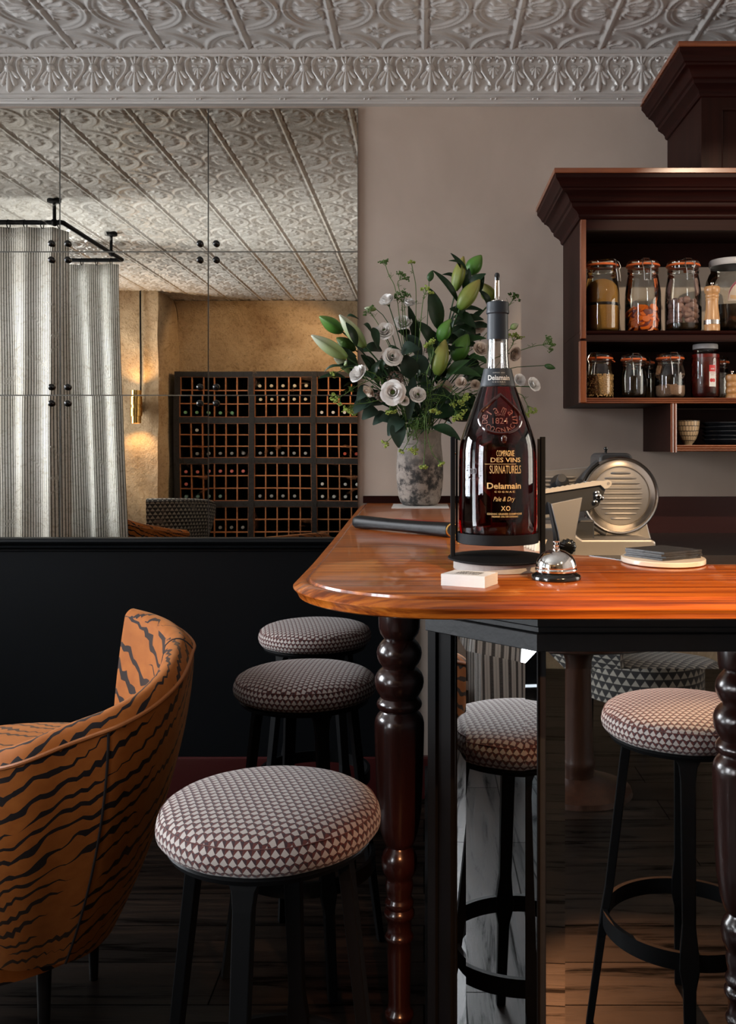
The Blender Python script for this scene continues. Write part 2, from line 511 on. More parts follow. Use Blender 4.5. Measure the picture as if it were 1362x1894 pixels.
def stripes():
    t = NT('striped ticking'); u, v, uv = t.uvxy()
    fr = t.math('FRACT', t.math('DIVIDE', u, 0.0150))
    a = t.math('LESS_THAN', fr, 0.40)
    fine = t.math('MULTIPLY', t.math('LESS_THAN', t.math('ABSOLUTE', t.math('SUBTRACT', fr, 0.70)), 0.035), 0.45)
    m = t.math('MAXIMUM', a, fine)
    nz = t.noise(220, uv, 3)
    c = t.mix(t.math('MULTIPLY', m, t.math('ADD', 0.72, t.math('MULTIPLY', nz, 0.3)), clamp=True), (0.80, 0.79, 0.76), (0.030, 0.031, 0.035))
    df = t.bsdf(col=c, rough=0.85)
    return t.m
M['stripes'] = stripes()

def stone():
    t = NT('rough limestone'); v = t.obj()
    a = t.noise(2.0, v, 6, 0.65, 0.5); b = t.noise(16, v, 6, 0.7); d = t.noise(60, v, 3, 0.6)
    c = t.ramp(a, [(0.3, (0.30, 0.20, 0.115)), (0.55, (0.50, 0.38, 0.24)), (0.75, (0.60, 0.48, 0.33))])
    c = t.mix(t.math('MULTIPLY', b, 0.45), c, (0.30, 0.22, 0.14))
    pit = t.ramp(d, [(0.28, (1, 1, 1)), (0.36, (0, 0, 0))])
    c = t.mix(t.math('MULTIPLY', pit, 0.7), c, (0.08, 0.055, 0.035))
    h = t.math('ADD', t.math('ADD', a, t.math('MULTIPLY', b, 0.5)), t.math('MULTIPLY', d, 0.2))
    t.bsdf(col=c, rough=0.9, normal=t.bump(h, 0.55, 0.04))
    return t.m
M['stone'] = stone()

def floorm():
    t = NT('dark oak planks'); v = t.obj()
    br = t.n('ShaderNodeTexBrick')
    br.offset = 0.37; br.inputs['Scale'].default_value = 1.0
    br.inputs['Brick Width'].default_value = 1.35; br.inputs['Row Height'].default_value = 0.182
    br.inputs['Mortar Size'].default_value = 0.0022; br.inputs['Mortar Smooth'].default_value = 0.15
    t.set(br.inputs['Color1'], (0.62, 0.62, 0.62)); t.set(br.inputs['Color2'], (1, 1, 1)); t.set(br.inputs['Mortar'], (0.08, 0.08, 0.08))
    t.t.links.new(v, br.inputs['Vector'])
    g = t.noise(1.5, t.obj((1.3, 15, 15)), 6, 0.68, 0.9)
    gr = t.ramp(g, [(0.38, (0.002, 0.0012, 0.0008)), (0.5, (0.008, 0.0042, 0.0024)), (0.62, (0.018, 0.0095, 0.0052))])
    c = t.mix(1.0, gr, br.outputs[0], 'MULTIPLY')
    sp = t.ramp(t.noise(48, v, 4, 0.7), [(0.66, (0, 0, 0)), (0.76, (1, 1, 1))])
    c = t.mix(t.math('MULTIPLY', sp, 0.25), c, (0.09, 0.06, 0.04))
    h = t.math('ADD', t.math('MULTIPLY', g, 0.35), t.math('MULTIPLY', br.outputs['Fac'], -1.0))
    gs = t.ramp(g, [(0.36, (0.03, 0.03, 0.03)), (0.47, (0.34, 0.34, 0.34))])
    gs = t.mix(1.0, gs, br.outputs[0], 'MULTIPLY')
    t.bsdf(col=c, rough=t.math('ADD', 0.30, t.math('MULTIPLY', g, 0.2)), spec=gs, normal=t.bump(h, 0.5, 0.004))
    return t.m
M['floor'] = floorm()

def vase_mat():
    t = NT('weathered clay'); v = t.obj()
    a = t.noise(24, v, 6, 0.72, 0.0); b = t.noise(80, v, 4)
    c = t.ramp(a, [(0.40, (0.022, 0.021, 0.020)), (0.48, (0.10, 0.085, 0.075)), (0.54, (0.26, 0.22, 0.19)), (0.7, (0.36, 0.31, 0.265))])
    sx = t.n('ShaderNodeSeparateXYZ'); t.t.links.new(v, sx.inputs[0])
    up = t.ramp(t.math('DIVIDE', sx.outputs[2], 0.26), [(0.50, (0, 0, 0)), (0.75, (1, 1, 1))])
    c = t.mix(t.math('MULTIPLY', up, 0.8), c, t.mix(b, (0.19, 0.165, 0.145), (0.31, 0.275, 0.24)))
    t.bsdf(col=c, rough=0.85, normal=t.bump(t.math('ADD', a, t.math('MULTIPLY', b, 0.4)), 0.4, 0.006))
    return t.m
M['vase'] = vase_mat()

def petal(name, c1, c2, rough=0.55):
    t = NT(name); v = t.obj(); n = t.noise(25, v, 3)
    t.bsdf(col=t.mix(n, c1, c2), rough=rough, spec=0.28)
    return t.m
M['white_petal'] = petal('white petals', (0.84, 0.81, 0.78), (0.95, 0.93, 0.90))
M['blush_petal'] = petal('blush petals', (0.60, 0.50, 0.42), (0.78, 0.68, 0.58))
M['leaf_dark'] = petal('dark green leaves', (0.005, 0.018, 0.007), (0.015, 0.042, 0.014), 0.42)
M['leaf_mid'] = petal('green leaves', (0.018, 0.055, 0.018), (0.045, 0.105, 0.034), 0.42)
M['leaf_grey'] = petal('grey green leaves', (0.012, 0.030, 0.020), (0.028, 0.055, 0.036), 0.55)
def budm(name, base, mid, tip):
    t = NT(name); u, v, uv = t.uvxy()
    g = t.ramp(v, [(0.02, base), (0.5, mid), (0.97, tip)])
    st = t.math('POWER', t.math('ABSOLUTE', t.math('SINE', t.math('MULTIPLY', u, 3 * PI))), 0.35)
    fine = t.noise(40, t.n('ShaderNodeTexCoord').outputs['UV'], 2)
    c = t.mix(st, tuple(x * 0.45 for x in base), g)
    t.bsdf(col=t.mix(t.math('MULTIPLY', fine, 0.3), c, base), rough=0.42, spec=0.3)
    return t.m
M['bud_green'] = petal('green lily bud', (0.075, 0.19, 0.035), (0.16, 0.30, 0.07), 0.42)
M['bud_yellow'] = petal('yellow green lily bud', (0.20, 0.22, 0.05), (0.33, 0.32, 0.10), 0.42)
M['bud_white'] = petal('pale lily bud', (0.30, 0.38, 0.18), (0.62, 0.66, 0.46), 0.45)
M['bud_green'] = budm('green lily bud', (0.045, 0.15, 0.02), (0.10, 0.26, 0.04), (0.17, 0.30, 0.07))
M['bud_yellow'] = budm('yellow green lily bud', (0.10, 0.17, 0.025), (0.26, 0.28, 0.06), (0.34, 0.27, 0.08))
M['bud_white'] = budm('pale lily bud', (0.16, 0.26, 0.06), (0.42, 0.50, 0.25), (0.78, 0.78, 0.66))
M['dill'] = petal('dill green', (0.22, 0.33, 0.05), (0.46, 0.54, 0.13), 0.6)
M['dill_dark'] = petal('dill stem', (0.055, 0.12, 0.025), (0.11, 0.20, 0.05), 0.6)
M['mauve'] = petal('dusty mauve florets', (0.15, 0.10, 0.08), (0.30, 0.22, 0.18), 0.7)

def cognac():
    t = NT('dark amber cognac in glass')
    b = t.n('ShaderNodeBsdfPrincipled')
    t.set(b.inputs['Base Color'], (1, 1, 1)); b.inputs['Roughness'].default_value = 0.0
    b.inputs['IOR'].default_value = 1.42; b.inputs['Transmission Weight'].default_value = 1.0
    v = t.obj(); t.set(b.inputs['Normal'], t.bump(t.noise(8, v, 1), 0.04, 0.004))
    ab = t.n('ShaderNodeVolumeAbsorption'); t.set(ab.inputs[0], (0.88, 0.50, 0.03)); ab.inputs[1].default_value = 200.0
    t.t.links.new(b.outputs[0], t.out.inputs[0]); t.t.links.new(ab.outputs[0], t.out.inputs[1])
    return t.m
M['cognac'] = cognac()
M['seal'] = simple('embossed amber glass', (0.022, 0.003, 0.002), 0.10, 0, coat=1.0)
M['foodred'] = simple('pickled tomatoes', (0.12, 0.007, 0.004), 0.25, 0, 70, 0.95)
M['grain'] = simple('golden millet', (0.46, 0.22, 0.035), 0.8, 0, 700, 0.5, 700, 0.8)
M['grain_dark'] = simple('dark seed layer', (0.012, 0.008, 0.005), 0.7, 0, 200, 0.5)
M['oat'] = simple('toasted grains', (0.55, 0.33, 0.13), 0.7, 0, 60, 0.3)
M['bran'] = simple('brown flour', (0.42, 0.24, 0.15), 0.9, 0, 220, 0.3, 220, 0.6)
M['carrot'] = simple('carrot slice', (0.90, 0.17, 0.012), 0.3, 0, 60, 0.15)
M['garlic'] = simple('pickled garlic', (0.42, 0.25, 0.22), 0.4, 0, 50, 0.35)
M['dark_liquid'] = simple('dark preserve', (0.030, 0.016, 0.006), 0.2, 0, 30, 0.6)
M['olive'] = simple('olive pickles', (0.16, 0.12, 0.02), 0.35, 0, 40, 0.4)
M['pale_board'] = simple('pale stone', (0.30, 0.27, 0.22), 0.8, 0, 14, 0.25)
M['napkin'] = simple('cream paper', (0.62, 0.52, 0.38), 0.7)
# ------------------------------------------------------------------ room shell
WX0, WX1, WY0, WY1, CEIL = -3.3, 2.35, -2.46, 3.5, 2.744
struct('floor', MB().box(WX0, WX1, WY0, WY1, -0.08, 0.0), M['floor'], smooth=False)
struct('wall_back', MB().box(WX0 - 0.1, WX1 + 0.1, WY1, WY1 + 0.15, 0, CEIL + 0.1), M['plaster'], smooth=False)
struct('wall_right', MB().box(WX1, WX1 + 0.15, WY0, 1.80, 0, CEIL + 0.1).box(WX1, WX1 + 0.15, 2.90, WY1, 0, CEIL + 0.1).box(WX1, WX1 + 0.15, 1.80, 2.90, 0, 1.10).box(WX1, WX1 + 0.15, 1.80, 2.90, 2.15, CEIL + 0.1), M['plaster'], smooth=False)
struct('wall_front', MB().box(WX0 - 0.1, WX1 + 0.1, WY0 - 0.2, WY0, 0, CEIL + 0.1), M['stone'], smooth=False)
wl = MB()
x0, x1 = WX0 - 0.15, WX0
wl.box(x0, x1, -0.12, 0.50, 0, CEIL + 0.1).box(x0, x1, WY0, -1.58, 0, CEIL + 0.1).box(x0, x1, -1.58, -0.12, 0, 0.95).box(x0, x1, -1.58, -0.12, 2.48, CEIL + 0.1).box(x0, x1, 1.32, 1.72, 0, CEIL + 0.1).box(x0, x1, 3.18, WY1, 0, CEIL + 0.1)
wl.box(x0, x1, 0.50, 1.32, 2.52, CEIL + 0.1).box(x0, x1, 1.72, 3.18, 0, 0.95).box(x0, x1, 1.72, 3.18, 2.48, CEIL + 0.1)
struct('wall_left', wl, M['plaster'], smooth=False)
def glazed(name, ya, yb, za, zb, bars, rail, wx=WX0 - 0.13):
    f = MB(); xa, xb = wx, wx + 0.07
    t = 0.05
    f.box(xa, xb, ya, ya + t, za, zb).box(xa, xb, yb - t, yb, za, zb).box(xa, xb, ya + t, yb - t, za, za + (0.22 if rail else t)).box(xa, xb, ya + t, yb - t, zb - t, zb)
    for k in range(1, bars + 1):
        y = ya + (yb - ya) * k / (bars + 1)
        f.box(xa + 0.01, xb - 0.01, y - 0.018, y + 0.018, za + t, zb - t)
    o = struct(name, f, M['black_paint'], smooth=False)
    p = MB().box(xa + 0.03, xa + 0.036, ya + t, yb - t, za + t, zb - t)
    g = mk('window_pane', p, M['pane'], Vector((0, 0, 0)), smooth=False); g.parent = o
glazed('window_1', 1.72, 3.18, 0.95, 2.48, 2, False)
glazed('added_window_3', 1.80, 2.90, 1.10, 2.15, 1, False, WX1 + 0.02)  # added window that frames the fill light in the right wall
glazed('window_2', -1.58, -0.12, 0.95, 2.48, 2, False)
glazed('door_1', 0.50, 1.32, 0.0, 2.52, 0, True)

# pressed tin ceiling: one embossed tile, repeated
PITCH = 0.32
def tin_height(n):
    g = np.linspace(0, 1, n + 1)
    u, v = np.meshgrid(g, g)
    du = np.minimum(u, 1 - u); dv = np.minimum(v, 1 - v)
    r = np.hypot(du, dv)
    G = lambda x, s: np.exp(-(x / s) ** 2)
    h = 0.85 * G(r - 0.468, 0.017) + 0.5 * G(r - 0.418, 0.013)
    h -= 0.10 * (r < 0.40)
    h += np.where(r < 0.40, 0.10 * np.sin(r * 2 * PI * 26), 0)
    ang = np.degrees(np.arctan2(dv, du + 1e-9))
    for a, L, w in ((8, 0.35, 0.026), (27, 0.37, 0.028), (46, 0.35, 0.028), (66, 0.28, 0.024)):
        t = du * math.cos(math.radians(a)) + dv * math.sin(math.radians(a))
        p = -du * math.sin(math.radians(a)) + dv * math.cos(math.radians(a))
        p = p + 0.018 * np.sin(t * 26)
        win = np.clip((t - 0.09) / 0.03, 0, 1) * np.clip((L - t) / 0.05, 0, 1)
        h += 1.15 * np.exp(-(p / (w * (0.55 + 1.2 * np.clip(t, 0, 1)))) ** 2) * win * (0.6 + 1.6 * t)
    c = np.hypot(u - 0.5, v - 0.5); th = np.arctan2(v - 0.5, u - 0.5)
    h += 1.2 * G(c, 0.022) + 0.7 * G(c - 0.048, 0.014)
    for k in range(8):
        a = k * PI / 4
        L = 0.185 if k % 2 == 0 else 0.125
        t = (u - 0.5) * math.cos(a) + (v - 0.5) * math.sin(a); p = -(u - 0.5) * math.sin(a) + (v - 0.5) * math.cos(a)
        win = np.clip((t - 0.065) / 0.02, 0, 1) * np.clip((L - t) / 0.04, 0, 1)
        h += 1.2 * np.exp(-(p / 0.022) ** 2) * win
        if k % 2 == 0:
            for s in (-1, 1):
                h += 0.9 * np.exp(-(((t - 0.125) / 0.02) ** 2 + ((p - s * 0.045) / 0.018) ** 2))
    rib = np.where(du < 0.034, np.sqrt(np.clip(1 - (du / 0.034) ** 2, 0, 1)) * 0.85, 0) - 0.5 * G(du - 0.046, 0.008)
    rib = rib * (1 - 0.45 * G(dv - 0.0, 0.03) - 0.35 * G(dv - 0.5, 0.02))
    h = np.where(du < 0.055, rib, h)
    h -= 0.55 * G(dv, 0.008)
    return h * 0.0086
def tin_tile(n):
    h = tin_height(n); mb = MB()
    vs = [(i / n * PITCH, j / n * PITCH, -h[j, i]) for j in range(n + 1) for i in range(n + 1)]
    fs = [(j * (n + 1) + i, (j + 1) * (n + 1) + i, (j + 1) * (n + 1) + i + 1, j * (n + 1) + i + 1) for j in range(n) for i in range(n)]
    return mb.add(vs, fs)
def tin_field(name, n, xa, ya, nx, ny):
    me = bpy.data.meshes.new(name)
    t = tin_tile(n)
    base = np.array(t.v); fb = np.array(t.f)
    V = []; Q = []
    for j in range(ny):
        for i in range(nx):
            Q.append(fb + len(base) * len(V))
            V.append(base + np.array([xa + i * PITCH, ya + j * PITCH, CEIL]))
    V = np.concatenate(V); Q = np.concatenate(Q)
    me.from_pydata(V.tolist(), [], Q.tolist())
    me.materials.append(M['tin'])
    me.polygons.foreach_set('use_smooth', [True] * len(me.polygons))
    me.update()
    o = bpy.data.objects.new(name, me); COL.objects.link(o)
    o['kind'] = 'structure'
    return o
X_T = -11 * PITCH
tin_field('ceiling', 56, X_T + 3 * PITCH, 3.5 - 2.12 * PITCH, 15, 2)
tin_field('ceiling_field', 42, X_T, 3.5 - 19.12 * PITCH, 19, 17).name = 'ceiling.001'
struct('ceiling.002', MB().box(WX0 - 0.1, WX1 + 0.1, WY0 - 0.1, WY1 + 0.1, CEIL + 0.02, CEIL + 0.1), M['tin'], smooth=False)

# embossed cornice frieze on the back wall
UNIT, FZ0, FZ1 = 0.1545, 2.583, 2.722
def frieze(nu, nv):
    xs = (np.arange(nu + 1)) / nu; ys = np.arange(nv + 1) / nv
    X, Y = np.meshgrid(xs, ys)                     # X: 0 palmette .. 0.5 heart .. 1 palmette
    asp = (FZ1 - FZ0) / UNIT
    h = np.zeros_like(X)
    def seg_dist(P, pts):
        d = np.full(X.shape, 9.0)
        for (a, b) in zip(pts[:-1], pts[1:]):
            ax, ay, bx, by = a[0], a[1] * asp, b[0], b[1] * asp
            vx, vy = bx - ax, by - ay
            t = np.clip(((P[0] - ax) * vx + (P[1] - ay) * vy) / (vx * vx + vy * vy + 1e-12), 0, 1)
            d = np.minimum(d, np.hypot(P[0] - ax - t * vx, P[1] - ay - t * vy))
        return d
    hh = h
    def ridge(P, pts, w, a):
        nonlocal hh
        d = seg_dist(P, pts)
        hh = np.maximum(hh, a * np.sqrt(np.clip(1 - (d / w) ** 2, 0, 1)))
    def drop(P, x0, y0, x1, y1, w, a):
        nonlocal hh
        ax, ay, bx, by = x0, y0 * asp, x1, y1 * asp
        L = math.hypot(bx - ax, by - ay)
        t = ((P[0] - ax) * (bx - ax) + (P[1] - ay) * (by - ay)) / L ** 2
        p = ((P[0] - ax) * (by - ay) - (P[1] - ay) * (bx - ax)) / L
        ww = w * np.sqrt(np.clip(4 * t * (1 - t), 0, 1)) * (0.55 + 0.6 * np.clip(t, 0, 1))
        hh = np.maximum(hh, a * np.sqrt(np.clip(1 - (p / (ww + 1e-6)) ** 2, 0, 1)) * (t > 0) * (t < 1))
    def bead(P, x, y, r, a):
        nonlocal hh
        d = np.hypot(P[0] - x, P[1] - y * asp)
        hh = np.maximum(hh, a * np.sqrt(np.clip(1 - (d / r) ** 2, 0, 1)))
    half = [(0.10, 0.86), (0.155, 0.90), (0.135, 0.975), (0.07, 0.985), (0.05, 0.93)]
    body = [(0.10, 0.975), (0.20, 0.96), (0.285, 0.87), (0.305, 0.74), (0.27, 0.58), (0.18, 0.43), (0.10, 0.32), (0.06, 0.22), (0.08, 0.14), (0.13, 0.12)]
    for s in (1, -1):
        P = ((X - 0.5) * s, Y * asp)
        ridge(P, body, 0.034, 0.85)
        ridge(P, half, 0.022, 0.7)
        bead(P, 0.10, 0.875, 0.042, 1.1); bead(P, 0.145, 0.165, 0.055, 1.2)
        drop(P, 0.02, 0.70, 0.13, 0.60, 0.045, 0.7); drop(P, 0.015, 0.68, 0.085, 0.50, 0.045, 0.75)
        drop(P, 0.02, 0.74, 0.16, 0.74, 0.035, 0.55)
    P = (X - 0.5, Y * asp)
    drop(P, 0, 0.70, 0, 0.40, 0.050, 0.85)
    for xo in (0, 1):
        P = (X - xo, Y * asp)
        bead(P, 0, 0.67, 0.105, 1.9)
        drop(P, 0, 0.60, 0, 0.05, 0.075, 1.0)
        for s in (1, -1):
            drop(P, 0.03 * s, 0.60, 0.155 * s, 0.22, 0.066, 0.9); drop(P, 0.05 * s, 0.64, 0.235 * s, 0.40, 0.060, 0.8)
            drop(P, 0.02 * s, 0.75, 0.105 * s, 0.98, 0.040, 0.8)
        drop(P, 0, 0.75, 0, 1.0, 0.042, 0.9)
    return hh * 0.0105
def cornice():
    nu, nv = 72, 64
    h = frieze(nu, nv)
    me = bpy.data.meshes.new('trim_1')
    V = []; Q = []
    n = int((WX1 - WX0) / UNIT) + 2
    xa = 0.0 + (719 - CX) / 500 - 16 * UNIT
    I, J = np.meshgrid(np.arange(nu), np.arange(nv))
    a = (J * (nu + 1) + I).ravel()
    fb = np.stack([a, a + 1, a + nu + 2, a + nu + 1], 1)
    yf = 3.468
    for k in range(n):
        X, Y = np.meshgrid(np.arange(nu + 1) / nu * UNIT + xa + k * UNIT, FZ0 + np.arange(nv + 1) / nv * (FZ1 - FZ0))
        V.append(np.stack([X.ravel(), (yf - h).ravel(), Y.ravel()], 1)); Q.append(fb + k * (nu + 1) * (nv + 1))
    mb = MB()
    # run mouldings above and below, swept in x
    def run(prof):
        b = sum(len(q) for q in V) + len(mb.v)
        vs = [(WX0, y, z) for (y, z) in prof] + [(WX1, y, z) for (y, z) in prof]
        m_ = len(prof)
        mb.add(vs, [(i, i + 1, m_ + i + 1, m_ + i) for i in range(m_ - 1)])
    run([(3.468, 2.718), (3.462, 2.720), (3.458, 2.724), (3.457, 2.7275), (3.461, 2.731), (3.456, 2.733), (3.444, 2.738), (3.436, 2.746), (3.436, 2.752), (3.5, 2.752)])
    prof = [(3.468, 2.585), (3.463, 2.583), (3.460, 2.580), (3.460, 2.577), (3.464, 2.574), (3.470, 2.573), (3.471, 2.571), (3.466, 2.568), (3.464, 2.564), (3.466, 2.560), (3.474, 2.558), (3.476, 2.552), (3.50, 2.550)]
    run(prof)
    k = 0
    x = xa + UNIT / 2
    while x < WX1:
        for s in (-1, 1):
            mb.ball((x + s * 0.0085, 3.464, 2.565), 0.0042, nu=8, nv=5)
        x += UNIT
    V2 = np.concatenate(V + [np.array(mb.v)])
    off = sum(len(q) for q in V)
    Q2 = np.concatenate(Q).tolist() + [tuple(off + i for i in f) for f in mb.f]
    me.from_pydata(V2.tolist(), [], Q2)
    me.materials.append(M['tin'])
    me.polygons.foreach_set('use_smooth', [True] * len(me.polygons)); me.update()
    bm = bmesh.new(); bm.from_mesh(me); bmesh.ops.remove_doubles(bm, verts=bm.verts, dist=1e-5); bmesh.ops.recalc_face_normals(bm, faces=bm.faces); bm.to_mesh(me); bm.free()
    me.set_sharp_from_angle(angle=math.radians(50))
    o = bpy.data.objects.new('trim_1', me); COL.objects.link(o); o['kind'] = 'structure'
cornice()

# black wainscot with cap rail, red skirting; burgundy panelling behind the bar
wz = MB()
prof = [(3.5, 0.956), (3.462, 0.956), (3.455, 0.951), (3.453, 0.944), (3.458, 0.937), (3.468, 0.933), (3.470, 0.928), (3.466, 0.923), (3.470, 0.918), (3.481, 0.914), (3.481, 0.908), (3.484, 0.904), (3.484, 0.146), (3.5, 0.146)]
m_ = len(prof)
wz.add([(WX0, y, z) for (y, z) in prof] + [(-0.05, y, z) for (y, z) in prof], [(i, i + 1, m_ + i + 1, m_ + i) for i in range(m_ - 1)] + [tuple(range(m_, 2 * m_))])
struct('trim_2', wz, M['black_paint'], angle=25)
sk = MB(); prof = [(3.5, 0.150), (3.480, 0.150), (3.474, 0.146), (3.472, 0.138), (3.470, 0.0), (3.5, 0.0)]; m_ = len(prof)
sk.add([(WX0, y, z) for (y, z) in prof] + [(0.02, y, z) for (y, z) in prof], [(i, i + 1, m_ + i + 1, m_ + i) for i in range(m_ - 1)] + [tuple(range(m_, 2 * m_))])
struct('baseboard_back', sk, M['oxblood'], angle=25)
struct('trim_3', MB().box(0.21, WX1, 3.475, 3.5, 0.0, 1.108), M['burgundy'], smooth=False)
struct('trim_4', MB().box(-0.225, 0.21, 3.478, 3.5, 1.084, 1.110), M['mahog_x'], smooth=False)

# rough stone pier in front of the stone wall
def pier():
    mb = MB(); x0, x1, y1 = WX0, -2.455, -1.75
    rnd = random.Random(3)
    def wob(x, y, z):
        return 0.005 * math.sin(z * 5.1 + x * 7 + y * 3) + 0.004 * math.sin(z * 13 + 2 * x + y * 11)
    mb.grid(lambda u, v: (x0 + (x1 - x0) * u + (wob(0, 0, v * 2.7) if u > 0.97 else 0), y1 + wob(u * 3, 0, v * 2.7), v * CEIL), 24, 60)
    mb.grid(lambda u, v: (x1 + wob(0, u, v * 2.7), y1 + (WY0 - y1) * u + (wob(3, 0, v * 2.7) if u < 0.03 else 0), v * CEIL), 16, 60)
    return mb
struct('wall_pier', pier(), M['stone'], angle=60)
cv = MB(); pr = [(WY0, 2.744), (WY0 + 0.16, 2.735), (WY0 + 0.09, 2.70), (WY0 + 0.03, 2.63), (WY0, 2.52)]; m_ = len(pr)
cv.add([(-2.45, y, z) for (y, z) in pr] + [(WX1, y, z) for (y, z) in pr], [(i, i + 1, m_ + i + 1, m_ + i) for i in range(m_ - 1)])
struct('trim_5', cv, M['stone'], angle=60)

# ------------------------------------------------------------------ wall mirrors
MXS = [-1.344 - 2 * 0.5495, -1.344 - 0.5495, -1.344, -0.7965, -0.2440]
MZS = [0.955, 1.481, 2.010, 2.541]
rown = ['bottom row', 'middle row', 'top row']
coln = ['far left', 'second from the left', 'showing the striped curtain edge', 'beside the plaster wall']
seen = {(1, 0): 'cut by the left frame edge', (2, 0): 'showing the bright curtain and brass lamp', (3, 0): 'showing most of the wine rack',
        (1, 1): 'cut by the left frame edge', (2, 1): 'showing the top of the lit lamp and curtain', (3, 1): 'showing bare stone wall beside the flowers',
        (1, 2): 'cut by the left frame edge', (2, 2): 'showing the curtain rail under the tin ceiling', (3, 2): 'showing only dim tin ceiling next to bare plaster'}
for c in range(1, 4):
    for r in range(3):
        xa, xb, za, zb = MXS[c], MXS[c + 1], MZS[r], MZS[r + 1]
        g, e = 0.0010, 0.0014
        xa += g; xb -= g; za += g; zb -= g
        root = thing('mirror_panel', (xa, 3.494, za), 'antique mirror tile, %s, %s' % (rown[r], seen[(c, r)]), 'mirror', 'antique mirror tiles on the wall')
        ed = MB().box(xa, xb, 3.490, 3.4995, za, zb)
        part('edge', ed, M['mirror_edge'], root, smooth=False)
        gl = MB().add([(xa + e, 3.489, za + e), (xb - e, 3.489, za + e), (xb - e, 3.489, zb - e), (xa + e, 3.489, zb - e)], [(0, 1, 2, 3)])
        sf = part('silvered_face', gl, M['antique'], root, smooth=False)
        for (ix, cx_) in ((c, MXS[c]), (c + 1, MXS[c + 1])):
            for (iz, cz_) in ((r, MZS[r]), (r + 1, MZS[r + 1])):
                if ix == 4 or iz in (0, 3) or ix == 1: continue
                d = 0.030
                p = (cx_ + (d if ix == c else -d), 3.482, cz_ + (d if iz == r else -d))
                R = Matrix.Translation(Vector(p)) @ Matrix.Rotation(PI / 2, 4, 'X')
                part('fixing_cap', MB().lathe([(0.0, 0.008), (0.006, 0.0072), (0.0105, 0.004), (0.0122, 0.0), (0.0122, -0.008)], R, 20), M['gloss_black'], sf)

# ------------------------------------------------------------------ bar counter
TOPZ = 1.084
def offset(pts, d, closed=False):
    out = []
    n = len(pts)
    for i, p in enumerate(pts):
        if closed or 0 < i < n - 1:
            a = Vector(pts[i - 1]); b = Vector(p); c = Vector(pts[(i + 1) % n])
            e1 = (b - a).normalized(); e2 = (c - b).normalized()
        else:
            j = min(max(i, 1), n - 1)
            e1 = e2 = (Vector(pts[j]) - Vector(pts[j - 1])).normalized()
        n1 = Vector((e1.y, -e1.x)); n2 = Vector((e2.y, -e2.x))
        m = (n1 + n2).normalized()
        out.append(Vector(p) + m * d / max(m.dot(n1), 0.3))
    return out
ccx, ccy, cr = 0.04, 1.502, 0.246
outer = [(-0.236, 3.478), (-0.224, 2.8), (-0.2125, 2.2), (-0.206, 1.75)]
for k in range(0, 31):
    a = PI + (PI / 2) * k / 30
    outer.append((ccx + cr * math.cos(a), ccy + cr * math.sin(a)))
outer += [(0.4, 1.256), (1.0, 1.256), (1.75, 1.256)]
inner = [(1.75, 1.768), (0.33, 1.768)]
for k in range(1, 10):
    a = -PI / 2 - (PI / 2) * k / 10
    inner.append((0.33 + 0.115 * math.cos(a), 1.883 + 0.115 * math.sin(a)))
inner += [(0.213, 1.90), (0.213, 3.478)]
# offset() pushes to the right of travel; the outline runs wall -> front, so outside is on the right
prof = [(-0.028, 0.0), (-0.0262, -0.0008), (-0.0255, -0.0046), (-0.0240, -0.0055), (-0.0205, -0.0040), (-0.015, -0.0048), (-0.009, -0.0076), (-0.003, -0.0110), (0.0, -0.0130), (-0.0002, -0.0146), (-0.0035, -0.0180), (-0.0065, -0.0225), (-0.0085, -0.0270), (-0.013, -0.0293), (-0.020, -0.0300)]
ct = MB()
rings = [offset(outer, o_) for (o_, z_) in prof]
no = len(outer); vs = []
for (o_, z_), rg in zip(prof, rings):
    vs += [(p[0], p[1], TOPZ + z_) for p in rg]
fs = [(i * no + j, i * no + j + 1, (i + 1) * no + j + 1, (i + 1) * no + j) for i in range(len(prof) - 1) for j in range(no - 1)]
ct.add(vs, fs)
top = [(p[0], p[1]) for p in rings[0]] + inner
nt = len(top)
ct.add([(p[0], p[1], TOPZ) for p in top] + [(p[0], p[1], TOPZ - 0.030) for p in top], [tuple(range(nt)), tuple(range(nt, 2 * nt))[::-1]] +
       [(i, i + 1, nt + i + 1, nt + i) for i in range(no, nt - 1)])
counter_root = thing('bar_counter', (0.2, 1.6, 0.0), 'polished mahogany bar counter with a rounded moulded corner', 'bar counter')
part('countertop', ct, M['counter'], counter_root, angle=28)
il = MB(); pts = [(1.75, 1.765), (0.332, 1.765)]
# dark stone strip let into the rear of the counter, its left end swept round
c0 = pz(1096, 1032, TOPZ)
strip = [(c0.x, 1.7665)]
for k in range(1, 9):
    a = k / 8
    strip.append((c0.x + 0.115 * a ** 0.8, 1.7665 - 0.135 * (1 - (1 - a) ** 2)))
strip += [(1.75, 1.632), (1.75, 1.7665)]
il.prism(strip[::-1], TOPZ - 0.002, TOPZ + 0.0012)
part('stone_inlay', il, M['inlay'], counter_root, 'dark stone strip let into the rear of the top', smooth=False)
